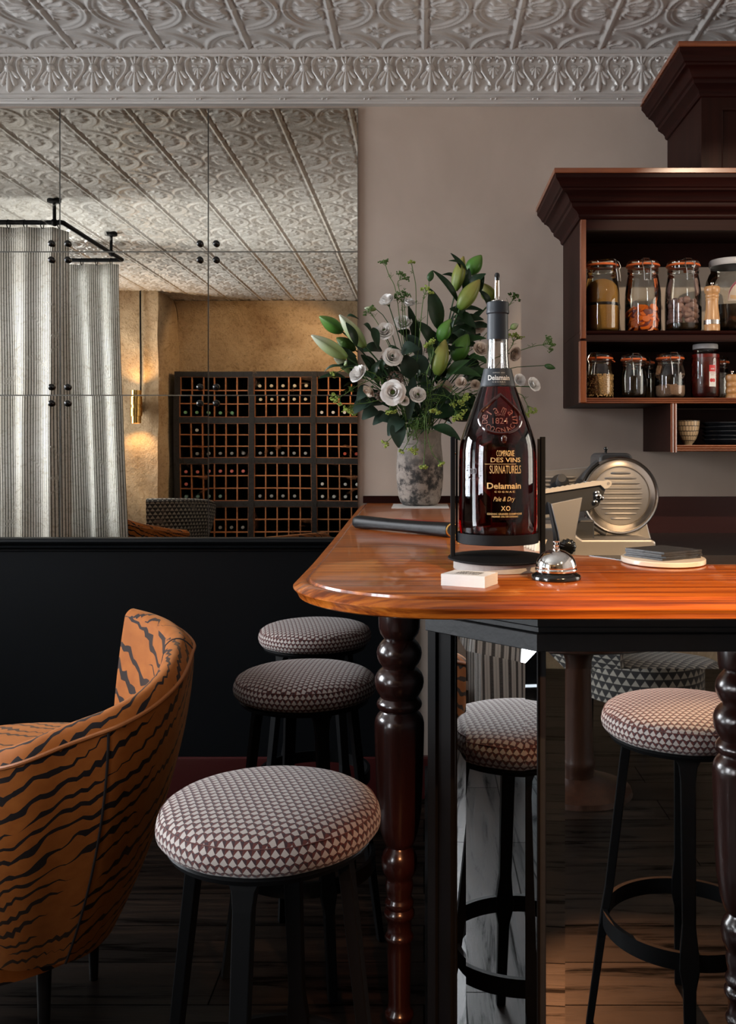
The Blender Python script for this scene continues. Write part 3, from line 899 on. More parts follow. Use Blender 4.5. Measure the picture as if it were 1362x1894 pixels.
# body: frieze boards, corner posts, bevelled mirrors, plinth
A, B = Vector((0.02, 1.72)), Vector((0.19, 1.55))
body = [(0.02, 3.478), (0.02, 1.72), (0.19, 1.55), (1.75, 1.55)]
bk = offset(body, -0.03)
carc = MB()
for i in range(3):
    p, q, r, s_ = body[i], body[i + 1], bk[i + 1], bk[i]
    carc.prism([p, q, tuple(r), tuple(s_)], 0.0, TOPZ - 0.030)
part('carcass', carc, M['ebony'], counter_root, smooth=False)
hd = MB(); o1 = offset(body, 0.018); o2 = offset(body, 0.010); o3 = offset(body, 0.014)
for (oo, za, zb) in ((o1, 0.955, 0.984), (o2, 0.984, 0.994), (o3, 0.994, 1.012), (o2, 1.012, 1.020), (o1, 1.020, 1.0535)):
    for i in range(3):
        hd.prism([tuple(oo[i]), tuple(oo[i + 1]), body[i + 1], body[i]], za, zb)
part('frieze_board', hd, M['ebony'], counter_root, bevel=0.0015)
pl = MB()
for i in range(3):
    pl.prism([tuple(o1[i]), tuple(o1[i + 1]), body[i + 1], body[i]], 0.0, 0.12)
part('plinth', pl, M['ebony'], counter_root, smooth=False)
def on_face(P, Q, t, out, z):
    d = (Vector(Q) - Vector(P)); nrm = Vector((d.y, -d.x)).normalized()
    p = Vector(P) + d * t + nrm * out
    return Vector((p.x, p.y, z))
def bevel_mirror(P, Q, ta, tb, za, zb, bw=0.026, lift=0.0013):
    mb = MB(); L = (Vector(Q) - Vector(P)).length
    o = [on_face(P, Q, ta, 0.002, za), on_face(P, Q, tb, 0.002, za), on_face(P, Q, tb, 0.002, zb), on_face(P, Q, ta, 0.002, zb)]
    b = bw / L
    n_ = [on_face(P, Q, ta + b, 0.002 + lift, za + bw), on_face(P, Q, tb - b, 0.002 + lift, za + bw), on_face(P, Q, tb - b, 0.002 + lift, zb - bw), on_face(P, Q, ta + b, 0.002 + lift, zb - bw)]
    mb.add(o + n_, [(4, 5, 6, 7)] + [(i, (i + 1) % 4, 4 + (i + 1) % 4, 4 + i) for i in range(4)])
    return mb
part('mirror', bevel_mirror(A, B, 0.22, 0.990, 0.12, 0.955), M['mirror'], counter_root, 'narrow bevelled mirror on the angled corner', smooth=False)
part('mirror', bevel_mirror((0.19, 1.55), (1.75, 1.55), 0.006, 0.70, 0.12, 0.955, 0.031), M['mirror'], counter_root, 'wide bevelled mirror on the front', smooth=False)
st = MB()
for (ta, tb, h) in ((-0.03, 0.05, 0.012), (0.06, 0.13, 0.006), (0.14, 0.20, 0.010), (0.991, 1.0, 0.006)):
    q = [on_face(A, B, ta, 0, 0), on_face(A, B, tb, 0, 0), on_face(A, B, tb, h, 0), on_face(A, B, ta, h, 0)]
    st.prism([(p.x, p.y) for p in q], 0.12, 0.955)
part('corner_post', st, M['ebony_dark'], counter_root, smooth=False)

LEGP = [(1053, 38.6), (1100, 38.6), (1135, 38.6), (1160, 38), (1170, 35.5), (1178, 30), (1181, 27.5), (1184, 31), (1190, 36), (1198, 40.5), (1207, 42), (1216, 40.5), (1225, 36.5), (1231, 31.5), (1234, 31), (1238, 36.5), (1245, 42), (1253, 45), (1261, 45.5), (1270, 44), (1279, 40), (1285, 36), (1289, 34.5), (1293, 38), (1297, 41), (1301, 42), (1306, 41), (1310, 38), (1313, 34), (1316, 35.5), (1320, 40), (1327, 44), (1336, 46), (1350, 46), (1400, 44.8), (1450, 43), (1500, 40.5), (1535, 35), (1552, 30), (1560, 27), (1564, 22), (1568, 24), (1574, 29), (1583, 32.5), (1594, 33.5), (1605, 32), (1616, 28), (1622, 24), (1626, 24.5), (1634, 26), (1644, 25), (1655, 22.5), (1660, 23.5), (1664, 26), (1668, 27), (1673, 26), (1677, 23.5), (1680, 25.5), (1684, 28), (1689, 28.5), (1694, 27), (1698, 23), (1710, 22), (1722, 22), (1726, 25), (1730, 26.5), (1735, 25.5), (1740, 22), (1760, 22.5), (1800, 21.5), (1850, 20.5), (1864, 21), (1868, 25.5), (1873, 27), (1879, 26), (1883, 22), (1953, 22)]
SL = 875.0
legprof = [(r / SL, CZ - (y - 830) / SL) for (y, r) in LEGP]
legprof[0] = (legprof[0][0], TOPZ - 0.030); legprof[-1] = (legprof[-1][0], 0.0)
legprof = [p for p in legprof if p[1] <= TOPZ - 0.029]
legprof.sort(key=lambda p: -p[1])
for (lx, ly, lab) in ((-0.0526, 2.0, 'turned leg under the rounded left end'), (0.575, 1.385, 'turned leg under the front overhang')):
    part('leg', MB().lathe(legprof, (lx, ly, 0), 40), M['leg'], counter_root, lab, angle=60)

# lower work counter behind the bar
bc = thing('back_counter', (1.2, 3.1, 0.0), 'low dark work counter behind the bar under the slicer', 'counter')
part('worktop', MB().box(0.222, 2.3, 2.40, 3.474, 0.935, 0.975), M['worktop'], bc, smooth=False, bevel=0.003)
part('cabinet_body', MB().box(0.225, 2.3, 2.56, 3.474, 0.0, 0.935), M['ebony'], bc, smooth=False)

# ------------------------------------------------------------------ stools
def stool_mesh():
    root = thing('bar_stool', (0, 0, 0), '-', 'stool', 'round woven bar stools')
    pr = [(0.0, 0.7345), (0.03, 0.7343), (0.06, 0.7335), (0.09, 0.7315), (0.12, 0.728), (0.145, 0.7232), (0.160, 0.718), (0.1685, 0.7125), (0.1725, 0.7075), (0.1752, 0.7035), (0.1775, 0.698), (0.179, 0.691), (0.1785, 0.683), (0.1765, 0.676), (0.172, 0.669), (0.165, 0.664), (0.150, 0.662), (0.0, 0.662)]
    n = 72
    arc = [0]
    for a, b in zip(pr[:-1], pr[1:]): arc.append(arc[-1] + math.hypot(b[0] - a[0], b[1] - a[1]))
    def uvf(i, k):
        a = 2 * PI * k / n
        if i <= 8: return (pr[i][0] * math.cos(a) + 1, pr[i][0] * math.sin(a) * 1.0 + 1)
        return (a * 0.176 + 1, 3.0 - (arc[i] - arc[8]))
    mb = MB()
    wr = lambda a, z: 1 + (0.004 * math.sin(a * 9) + 0.003 * math.sin(a * 17 + 1)) * (1 if z < 0.712 else 0)
    # separate strips so that the seam has its own texture coordinates
    m1 = MB()
    mb.lathe(pr[:9], None, n, False, lambda i, k: uvf(i, k), rad=wr)
    mb.lathe(pr[8:], None, n, False, lambda i, k: ((2 * PI * k / n) * 0.176 + 1, 3.0 - (arc[i + 8] - arc[8])), rad=wr)
    part('cushion', mb, M['stool_fabric'], root, angle=80)
    cush = root.children[0]
    part('piping', MB().tube([(0.1728 * math.cos(a), 0.1728 * math.sin(a), 0.7082 + 0.0008 * math.sin(a * 13)) for a in [2 * PI * k / 60 for k in range(60)]], 0.0009, 6, True), M['stool_fabric'], cush)
    part('seat_plate', MB().lathe([(0.0, 0.6625), (0.160, 0.6625), (0.164, 0.658), (0.160, 0.650), (0.0, 0.650)], None, 48, False), M['steel_black'], root)
    for k in range(4):
        a = PI / 2 * k
        ca, sa = math.cos(a), math.sin(a)
        def fr(r, z, w, t):
            e1 = Vector((ca, sa, 0)); e2 = Vector((-sa, ca, 0)); c = e1 * r + Vector((0, 0, z))
            return [c - e1 * t - e2 * w, c + e1 * t - e2 * w, c + e1 * t + e2 * w, c - e1 * t + e2 * w]
        secs = [fr(0.120, 0.651, 0.030, 0.010), fr(0.124, 0.630, 0.019, 0.010), fr(0.128, 0.600, 0.0155, 0.0105), fr(0.160, 0.32, 0.0135, 0.0095), fr(0.169, 0.265, 0.019, 0.0095), fr(0.173, 0.235, 0.020, 0.0095), fr(0.178, 0.200, 0.0130, 0.009), fr(0.205, 0.0, 0.0105, 0.008)]
        mb = MB(); vs = [p for s in secs for p in s]
        fs = [(i * 4 + j, i * 4 + (j + 1) % 4, (i + 1) * 4 + (j + 1) % 4, (i + 1) * 4 + j) for i in range(len(secs) - 1) for j in range(4)]
        mb.add(vs, fs + [(3, 2, 1, 0), tuple(len(vs) - 4 + j for j in range(4))])
        part('leg', mb, M['steel_black'], root, smooth=False, bevel=0.002)
    rb = MB()
    nn = 64
    for (ra, rb_, za, zb) in ((0.176, 0.166, 0.232, 0.268),):
        def P(i, j):
            a = 2 * PI * i / nn
            r = ra if j in (0, 3) else rb_
            return (r * math.cos(a), r * math.sin(a), za if j < 2 else zb)
        vs = [P(i, j) for i in range(nn) for j in range(4)]
        fs = [(i * 4 + j, ((i + 1) % nn) * 4 + j, ((i + 1) % nn) * 4 + (j + 1) % 4, i * 4 + (j + 1) % 4) for i in range(nn) for j in range(4)]
        rb.add(vs, fs)
    part('footrest', rb, M['steel_black'], root, angle=40)
    return root
st0 = stool_mesh()
st0.location = (-0.2495, 1.530, 0); st0.rotation_euler = (0, 0, math.radians(-8))
st0['label'] = 'largest round woven bar stool, nearest, in front of the turned leg'
dup(st0, (-0.2995, 2.385, 0), (0, 0, math.radians(25)), 'middle woven bar stool standing behind the nearest one')
dup(st0, (-0.348, 3.015, 0), (0, 0, math.radians(40)), 'farthest woven bar stool, close to the black panelled wall')
dup(st0, (0.570, 1.020, 0), (0, 0, math.radians(12)), 'woven bar stool with orange light on its seat, reflected under the counter')

# ------------------------------------------------------------------ armchair
def armchair(fab, pipe, label, group=None):
    c = Vector((-0.93, 2.14, 0))
    root = thing('armchair', c, label, 'armchair', group)
    P = [(262, 1140, .838), (300, 1150, .838), (335, 1166, .836), (358, 1190, .831), (356, 1209, .826), (343, 1245, .816), (321, 1276, .802), (279, 1312, .786), (223, 1343, .770), (178, 1360, .758), (120, 1381, .743), (56, 1407, .725), (0, 1423, .708)]
    rim = [pz(*p) for p in P] + [Vector((-0.85, 1.735, 0.69)), Vector((-0.95, 1.765, 0.668)), Vector((-1.06, 1.81, 0.65)), Vector((-1.15, 1.86, 0.64))]
    # resample
    d = [0]
    for a, b in zip(rim[:-1], rim[1:]): d.append(d[-1] + (b - a).length)
    L = d[-1]
    def at(s):
        s = min(max(s, 0), 1) * L
        for i in range(len(d) - 1):
            if s <= d[i + 1] + 1e-9:
                f = (s - d[i]) / (d[i + 1] - d[i]); 
                p0 = rim[max(i - 1, 0)]; p1 = rim[i]; p2 = rim[i + 1]; p3 = rim[min(i + 2, len(rim) - 1)]
                return 0.5 * ((2 * p1) + (p2 - p0) * f + (2 * p0 - 5 * p1 + 4 * p2 - p3) * f * f + (3 * p1 - p0 - 3 * p2 + p3) * f ** 3)
        return rim[-1]
    ZB, ZS = 0.25, 0.50
    def outerp(s, f):
        r = at(s); k = 0.60 + 0.40 * (1 - (1 - f) ** 1.75)
        zz = ZB + (r.z - ZB) * f
        return Vector((c.x + (r.x - c.x) * k, c.y + (r.y - c.y) * k, zz))
    TH = 0.062
    def inrad(s): 
        r = at(s); v = Vector((r.x - c.x, r.y - c.y)); return (v.length - TH) / v.length
    def rimtop(s, f):
        r = at(s); k0, k1 = 1.0, inrad(s); k = k0 + (k1 - k0) * f
        zz = r.z + 0.020 * math.sin(PI * f) ** 0.8 + 0.012 * f
        return Vector((c.x + (r.x - c.x) * k, c.y + (r.y - c.y) * k, zz))
    def innerp(s, f):
        r = at(s); k = inrad(s) * (1 - 0.10 * (1 - (1 - f) ** 2)) - 0.03 * f
        zz = r.z + 0.012 - (r.z + 0.012 - ZS) * f
        return Vector((c.x + (r.x - c.x) * k, c.y + (r.y - c.y) * k, zz))
    NU = 64
    o = MB().grid(outerp, NU, 20, lambda s, f: (s * L + 3, 0.6 * f + 3))
    ob = part('outer_back', o, fab, root, angle=80)
    i = MB().grid(rimtop, NU, 8, lambda s, f: (s * L + 5, 5 + f * 0.09))
    i.grid(innerp, NU, 14, lambda s, f: (s * L * 0.45 + 7, 7 - f * 0.33))
    for s in (0.0, 1.0):           # closed ends of the wrap
        a = [outerp(s, k / 20) for k in range(21)] + [rimtop(s, k / 8) for k in range(1, 9)] + [innerp(s, k / 14) for k in range(1, 15)]
        b = innerp(s, 1).copy(); b.z = ZB
        i.add(a + [b], [tuple(range(len(a) + 1))], [[(p.y + 9, p.z) for p in a + [b]]])
    ib = part('inner_back', i, fab, root, angle=80)
    part('piping', MB().tube([rimtop(k / 90, 0) + Vector((0, 0, 0.001)) for k in range(91)], 0.0042, 8), pipe, ob)
    sm = MB()
    s0 = 0.585
    sm.tube([outerp(s0 + 0.0 * k, 1 - k / 24) for k in range(25)], 0.0026, 6)
    part('side_seam', sm, M['seam'], ob)
    sm2 = MB()
    sm2.tube([rimtop(0.30, k / 8) for k in range(9)] + [innerp(0.30, k / 14) for k in range(1, 15)], 0.0024, 6)
    part('inner_seam', sm2, M['seam'], ib)
    # seat cushion
    def seat(u, v):
        a = 2 * PI * u
        R = (0.360, 0.335)
        prof = [(0.0, 0.592), (0.5, 0.588), (0.8, 0.575), (0.94, 0.553), (1.0, 0.525), (0.99, 0.49), (0.95, 0.46), (0.0, 0.46)]
        x = v * 7; j = min(int(x), 6); f = x - j
        r = prof[j][0] + (prof[j + 1][0] - prof[j][0]) * f; z = prof[j][1] + (prof[j + 1][1] - prof[j][1]) * f
        return Vector((c.x - 0.03 + R[0] * r * math.cos(a), c.y + 0.045 + R[1] * r * math.sin(a), z))
    part('seat_cushion', MB().grid(seat, 48, 28, lambda u, v: (11 + seat(u, v).x, 11 + seat(u, v).y - 0.5 * (0.6 - seat(u, v).z))), fab, root, angle=60)
    def under(u, v):
        a = 2 * PI * u
        return Vector((c.x - 0.05 + 0.27 * math.cos(a), c.y + 0.26 * math.sin(a), 0.2 + 0.27 * v))
    u_ = MB().grid(under, 40, 1, lambda u, v: (13 + u * 1.7, 13 + v * 0.27))
    u_.add([under(k / 40, 0) for k in range(40)], [tuple(range(40))])
    part('seat_base', u_, fab, root, angle=50)
    for (dx, dy) in ((0.13, 0.15), (0.13, -0.15), (-0.23, 0.15), (-0.23, -0.15)):
        part('leg', MB().lathe([(0.016, 0.205), (0.010, 0.0)], (c.x + dx, c.y + dy, 0), 12), M['ebony'], root)
    return root
arm = armchair(M['tiger'], M['piping'], 'orange and black tiger-striped velvet armchair at the left foreground', 'tub armchairs')
sw = {'tiger velvet': M['tri_fabric'], 'rust piping': M['seam']}
dup(arm, (-2.36, -1.32, 0), (0, 0, math.radians(20)), 'black armchair with pale woven pattern, seen in the mirror before the wine rack', swap=sw)
dup(arm, (-2.12, -0.36, 0), (0, 0, math.radians(150)), 'dim tiger-striped armchair seen in the mirror at the curtain foot')
dup(arm, (0.95, -1.16, 0), (0, 0, math.radians(-118)), 'black armchair with pale triangles, reflected below the counter front', swap=sw)

tb = thing('pedestal_table', (0.575, -0.46, 0), 'dark round pedestal table reflected under the counter front', 'table')
part('pedestal', MB().lathe([(0.050, 0.72), (0.062, 0.70), (0.048, 0.66), (0.052, 0.4), (0.060, 0.14), (0.066, 0.12), (0.070, 0.10), (0.064, 0.085), (0.064, 0.06)], (0.575, -0.46, 0), 28), M['table_wood'], tb)
part('foot_disc', MB().lathe([(0.0, 0.062), (0.07, 0.06), (0.16, 0.03), (0.20, 0.018), (0.205, 0.0), (0.0, 0.0)], (0.575, -0.46, 0), 36, False), M['table_wood'], tb)
part('tabletop', MB().lathe([(0.0, 0.75), (0.29, 0.75), (0.30, 0.745), (0.30, 0.725), (0.29, 0.72), (0.0, 0.72)], (0.575, -0.46, 0), 48, False), M['table_wood'], tb)

# ------------------------------------------------------------------ curtains and rail
RX, RYA, RYB, RZ = -2.11, 1.46, 0.37, 2.604
rail = thing('curtain_rail', (RX, RYA, RZ), 'black iron curtain rail hung from the tin ceiling on two rods', 'curtain rail')
rp = [(WX0, RYA, RZ), (RX - 0.01, RYA, RZ), (RX, RYA - 0.01, RZ), (RX, RYB + 0.01, RZ), (RX - 0.01, RYB, RZ), (WX0, RYB, RZ)]
part('rail', MB().tube(rp, 0.014, 10), M['matte_black'], rail)
for (hx, hy) in ((-2.16, RYA), (RX, 0.60)):
    part('ceiling_rod', MB().lathe([(0.010, RZ), (0.010, CEIL - 0.03), (0.012, CEIL - 0.026), (0.040, CEIL - 0.022), (0.040, CEIL - 0.006)], (hx, hy, 0), 16), M['matte_black'], rail)
    part('joint', MB().ball((hx, hy, RZ), 0.022), M['matte_black'], rail)
def curtain(y, xl, xr_top, xr_bot, label, seed, wrap, nrings):
    rnd = random.Random(seed)
    ph = [rnd.uniform(0, 6.28) for _ in range(6)]
    root = thing('striped_curtain', ((xl + xr_top) / 2, y, 2.58), label, 'curtain', 'striped ticking curtains')
    Lh = xr_top - xl
    def f(u, v):
        z = 2.575 - v * 2.515
        x = xl + u * Lh + (xr_bot - xr_top) * u ** 2 * v ** 1.3
        tgt = u * Lh
        amp = 0.012 + 0.016 * min(1, v * 2.2)
        k = 2 * PI / 0.155
        dy = amp * math.sin(k * tgt + ph[0] + 0.5 * math.sin(3 * tgt + ph[1]) + v * 0.6 * math.sin(5 * tgt + ph[2]))
        dy += 0.034 * math.sin(k * 0.31 * tgt + ph[3] + v) * min(1, v * 1.5) + 0.008 * math.sin(k * 1.7 * tgt + ph[4] + 2 * v) * v
        if wrap and u > 0.93: 
            w = (u - 0.93) / 0.07
            x -= w * 0.03; dy -= w * 0.10
        return Vector((x, y + dy, z))
    full = Lh * 1.2
    cl = MB().grid(f, 190, 26, lambda u, v: (u * full + 1, v * 2.5))
    part('cloth', cl, M['stripes'], root, angle=80, solid=0.0015)
    for k in range(nrings):
        x = xl + Lh * (k + 0.5) / nrings
        part('ring', MB().tube([(x, y + 0.024 * math.cos(a), RZ - 0.010 + 0.024 * math.sin(a)) for a in [2 * PI * i / 18 for i in range(18)]], 0.003, 6, True), M['matte_black'], root)
    return root
curtain(RYA, -3.26, -2.085, -2.075, 'striped ticking curtain at the left edge of the mirror', 4, True, 12)
curtain(RYB, -3.26, -2.14, -2.03, 'striped ticking curtain left of the brass lamp in the mirror', 9, False, 11)

# ------------------------------------------------------------------ brass wall lamp on the pier
SX, SY, SZ = -2.622, -1.63, 1.666
lampo = thing('wall_lamp', (SX, SY, SZ), 'brass up-and-down cylinder wall lamp glowing on the stone pillar', 'lamp')
pr = [(0.040, 0.150), (0.047, 0.150), (0.047, 0.095), (0.056, 0.095), (0.056, 0.020), (0.049, 0.018), (0.049, -0.006), (0.056, -0.008), (0.056, -0.085), (0.047, -0.087), (0.047, -0.150), (0.040, -0.150), (0.040, -0.02), (0.040, 0.02), (0.040, 0.150)]
part('shade', MB().lathe(pr, (SX, SY, SZ), 36, False), M['brass'], lampo, angle=30)
part('partition', MB().lathe([(0.0, 0.006), (0.041, 0.006), (0.041, -0.006), (0.0, -0.006)], (SX, SY, SZ), 24, False), M['brass'], lampo)
part('bracket', MB().box(SX - 0.02, SX + 0.02, -1.745, SY - 0.045, SZ - 0.05, SZ + 0.05), M['brass'], lampo, smooth=False)
part('conduit', MB().tube([(SX + 0.012, -1.722, SZ + 0.05), (SX + 0.012, -1.722, CEIL)], 0.008, 8), M['matte_black'], lampo)
bm_ = NT('lamp filament'); bm_.bsdf(col=(1, 0.7, 0.4), emit=(1.0, 0.62, 0.25, 1), estr=30.0)
for s in (1, -1):
    part('bulb', MB().ball((SX, SY, SZ + s * 0.070), 0.018), bm_.m, lampo)
    l = lamp('wall_lamp_light', 'POINT', (SX, SY, SZ + s * 0.105), 24, (1.0, 0.60, 0.24), shadow_soft_size=0.015)

# unseen ceiling spotlights, the last three added for brightness
for i, (p, t, e, a) in enumerate(SPOTS):
    root = thing('ceiling_spotlight', p, ['small black ceiling spotlight over the front of the bar', 'small black ceiling spotlight over the slicer', 'small black ceiling spotlight added behind to warm the reflected stool', 'small black ceiling spotlight added to brighten the stone wall', 'small black ceiling spotlight added to brighten the jar shelves'][i], 'lamp', 'ceiling spotlights')
    q = (Vector(t) - Vector(p)).to_track_quat('Z', 'Y').to_matrix().to_4x4()
    Mx = Matrix.Translation(Vector(p)) @ q
    part('housing', MB().lathe([(0.0, -0.06), (0.03, -0.06), (0.033, -0.055), (0.033, 0.06), (0.030, 0.06), (0.030, -0.05), (0.0, -0.05)], Mx, 24, False), M['matte_black'], root)
    part('stem', MB().tube([(p[0], p[1], p[2] + 0.02), (p[0], p[1], CEIL)], 0.008, 8), M['matte_black'], root)
# ------------------------------------------------------------------ wine rack on the stone wall (seen in the mirror)
RY = -2.10
rack = thing('wine_rack', (-1.4, RY, 0), 'black framed wall wine rack with pine dividers, seen in the mirror', 'wine rack')
MODS = [(-2.345, -1.685, 6), (-1.632, -1.083, 5), (-1.035, -0.485, 5)]
BLK = [(1.590, 1.975), (1.195, 1.532), (0.782, 1.140), (0.370, 0.725), (0.05, 0.315)]
fr = MB()
xs = [-2.40, -2.345, -1.685, -1.632, -1.083, -1.035, -0.485, -0.43]
zs = [0.0, 0.05, 0.315, 0.370, 0.725, 0.782, 1.140, 1.195, 1.532, 1.590, 1.975, 2.025]
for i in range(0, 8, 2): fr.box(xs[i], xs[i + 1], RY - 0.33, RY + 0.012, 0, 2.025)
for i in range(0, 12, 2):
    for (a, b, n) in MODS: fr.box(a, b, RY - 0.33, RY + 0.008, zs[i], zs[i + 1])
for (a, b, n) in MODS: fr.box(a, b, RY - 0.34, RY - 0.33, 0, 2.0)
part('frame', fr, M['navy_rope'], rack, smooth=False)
for (a, b, n) in MODS:
    for (za, zb) in BLK:
        g = MB(); t = 0.0055
        for k in range(n + 1):
            x = a + (b - a) * k / n
            g.box(x - t, x + t, RY - 0.018, RY, za, zb).box(x - t * 0.9, x + t * 0.9, RY - 0.30, RY - 0.018, za, zb, 1)  # pine at the front, painted shade behind
        rows = 3 if za > 0.1 else 2
        for k in range(rows + 1):
            z = za + (zb - za) * k / rows
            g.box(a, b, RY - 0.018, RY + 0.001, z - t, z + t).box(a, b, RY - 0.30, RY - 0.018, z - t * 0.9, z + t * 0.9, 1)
        part('divider_grid', g, [M['divider'], M['crate_shade']], rack, smooth=False)
wbp = [(0.0, 0.0), (0.034, 0.0), (0.037, 0.004), (0.037, 0.185), (0.034, 0.205), (0.022, 0.232), (0.0145, 0.25), (0.0140, 0.285)]
capp = [(0.0140, 0.272), (0.0150, 0.273), (0.0150, 0.296), (0.0135, 0.2985), (0.0, 0.299)]
wine0 = {}
def wine(m, b, r, c, foil, lab):
    a, x1, n = MODS[m]; za, zb = BLK[b]
    rows = 3
    x = a + (x1 - a) * (c + 0.5) / n; z = zb - (zb - za) * (r + 1) / rows + 0.0055 + 0.0372
    loc = (x, RY - 0.30, z)
    if foil not in wine0:
        root = thing('wine_bottle', loc, lab, 'wine bottle', 'wine bottles lying in the rack')
        R = Matrix.Translation(Vector(loc)) @ Matrix.Rotation(-PI / 2, 4, 'X')
        part('glass', MB().lathe(wbp, R, 16, False), M['bottle_glass'], root)
        part('foil', MB().lathe(capp, R, 14, False), M[foil], root)
        wine0[foil] = root
    else:
        dup(wine0[foil], loc, label=lab)
nm = {'c_green': 'green', 'c_white': 'white', 'c_cream': 'cream', 'c_pink': 'pink', 'c_red': 'red', 'c_teal': 'teal', 'c_grey': 'grey'}
ML = ['left', 'middle', 'right']
BL = ['top crate', 'second crate down', 'third crate down', 'bottom crate']
for (m, b, r, cols, foil) in [(0, 0, 2, range(5), 'c_green'), (1, 0, 0, range(5), 'c_cream'), (1, 0, 1, range(5), 'c_cream'), (2, 0, 2, range(4), 'c_white'),
        (0, 1, 0, [1], 'c_white'), (0, 1, 2, [1, 2, 3, 4, 5], 'c_grey'), (1, 1, 2, range(5), 'c_grey'), (2, 1, 2, [2, 3], 'c_red'),
        (0, 2, 0, range(6), 'c_pink'), (0, 2, 1, [0], 'c_pink'), (0, 2, 2, [0, 1, 2, 3], 'c_teal'), (1, 2, 2, [0, 1, 2, 3], 'c_grey'),
        (2, 2, 1, [0, 2, 3], 'c_white'), (2, 2, 2, [0, 1, 2, 3], 'c_white'), (0, 3, 1, [1, 2, 3, 4, 5], 'c_grey')]:
    cols = list(cols)
    for k, c in enumerate(cols):
        pos = 'only one' if len(cols) == 1 else ['first', 'second', 'third', 'fourth', 'fifth', 'sixth'][k] + ' from the left'
        rw = ['upper', 'middle', 'lower'][r]
        wine(m, b, r, c, foil, '%s-capped bottle, %s, %s row, %s %s of the rack' % (nm[foil], pos, rw, ML[m], BL[b]))

# ------------------------------------------------------------------ wall cabinets (hutch)
def sweep(path, prof, mats, name, parent, **kw):
    mb = MB(); n = len(path); rows = []
    for (o_, z) in prof:
        rows += [(p[0], p[1], z) for p in offset(path, o_)]
    mb.add(rows, [(i * n + j, i * n + j + 1, (i + 1) * n + j + 1, (i + 1) * n + j) for i in range(len(prof) - 1) for j in range(n - 1)])
    return part(name, mb, mats, parent, **kw)
CROWN = [(0.0, 0.0), (0.006, 0.002), (0.010, 0.008), (0.010, 0.014), (0.016, 0.022), (0.028, 0.030), (0.034, 0.034), (0.036, 0.040), (0.036, 0.046), (0.043, 0.050), (0.047, 0.058), (0.053, 0.068), (0.063, 0.076), (0.070, 0.078), (0.072, 0.084), (0.078, 0.087), (0.084, 0.098), (0.093, 0.108), (0.096, 0.111), (0.096, 0.124)]
def crown(parent, path, z0, hs=1.0, os_=1.0):
    pr = [(o_ * os_, z0 + z * hs) for (o_, z) in CROWN]
    sweep(path, pr, M['mahog_x'], 'crown_moulding', parent, angle=30)
    top = offset(path, 0.096 * os_); t0 = pr[-1][1]
    mb = MB(); rg = offset(path, 0.101 * os_)
    poly = [tuple(p) for p in rg] + [(path[-1][0], 3.499)]
    mb.prism(poly[::-1], t0, t0 + 0.016)
    part('top_board', mb, M['mahog_lip'], parent, 'reddish top board with the light painted into its colour', smooth=False, bevel=0.001)
YF = 3.10
cab = thing('wall_cabinet', (0.514, 3.499, 1.435), 'open dark mahogany wall cabinet with jars on two shelves', 'cabinet')
XR = 2.25
s_ = MB().box(0.514, 0.532, YF + 0.02, 3.499, 1.435, 2.045)
part('side_panel', s_, M['mahog'], cab, smooth=False)
part('front_stile', MB().box(0.5135, 0.531, YF, YF + 0.022, 1.645, 2.045), M['mahog_litz'], cab, smooth=False, bevel=0.0015)
part('front_stile', MB().box(0.5095, 0.531, YF - 0.006, YF + 0.022, 1.435, 1.637), M['mahog_litz'], cab, smooth=False, bevel=0.0015)
def shelf(parent, xa, zt, th, yf, reed=True):
    mb = MB().box(xa, XR, yf + 0.014, 3.498, zt - th, zt)
    part('shelf', mb, M['mahog_x'], parent, smooth=False)
    e = MB()
    if reed:
        k = 3
        for i in range(k):
            e.tube([(xa, yf + 0.012, zt - th * (i + 0.5) / k), (XR, yf + 0.012, zt - th * (i + 0.5) / k)], th / k * 0.52, 8)
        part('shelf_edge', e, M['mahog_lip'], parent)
shelf(cab, 0.515, 1.4515, 0.019, YF - 0.004)
mb = MB().box(0.515, XR, YF + 0.012, 3.498, 1.640, 1.668)
part('shelf', mb, M['mahog_x'], cab, smooth=False)
pr = [(0.0, 1.6720), (0.006, 1.6722), (0.010, 1.6690), (0.009, 1.664), (0.004, 1.660), (-0.006, 1.657), (-0.010, 1.650), (-0.008, 1.645), (-0.003, 1.642), (-0.002, 1.637), (-0.012, 1.636)]
mb = MB(); m_ = len(pr)
mb.add([(0.513, YF + 0.012 - o_, z) for (o_, z) in pr] + [(XR, YF + 0.012 - o_, z) for (o_, z) in pr], [(i, i + 1, m_ + i + 1, m_ + i) for i in range(m_ - 1)])
mb.add([(0.513, YF + 0.012, 1.672), (XR, YF + 0.012, 1.672), (XR, 3.498, 1.668), (0.513, 3.498, 1.668)], [(0, 1, 2, 3)])
part('shelf_edge', mb, M['mahog_x'], cab, angle=50)
bkb = MB().box(0.532, XR, 3.485, 3.498, 1.955, 2.045).box(0.532, XR, 3.485, 3.498, 1.45, 1.64)
part('back_panel', bkb, M['mahog_x'], cab, smooth=False)
part('top_rail', MB().box(0.531, XR, YF + 0.001, YF + 0.022, 2.000, 2.040), M['mahog_x'], cab, smooth=False)
part('ceiling_board', MB().box(0.532, XR, YF, 3.498, 2.040, 2.155), M['mahog_x'], cab, smooth=False)
crown(cab, [(0.514, 3.499), (0.514, YF), (XR, YF)], 2.035)
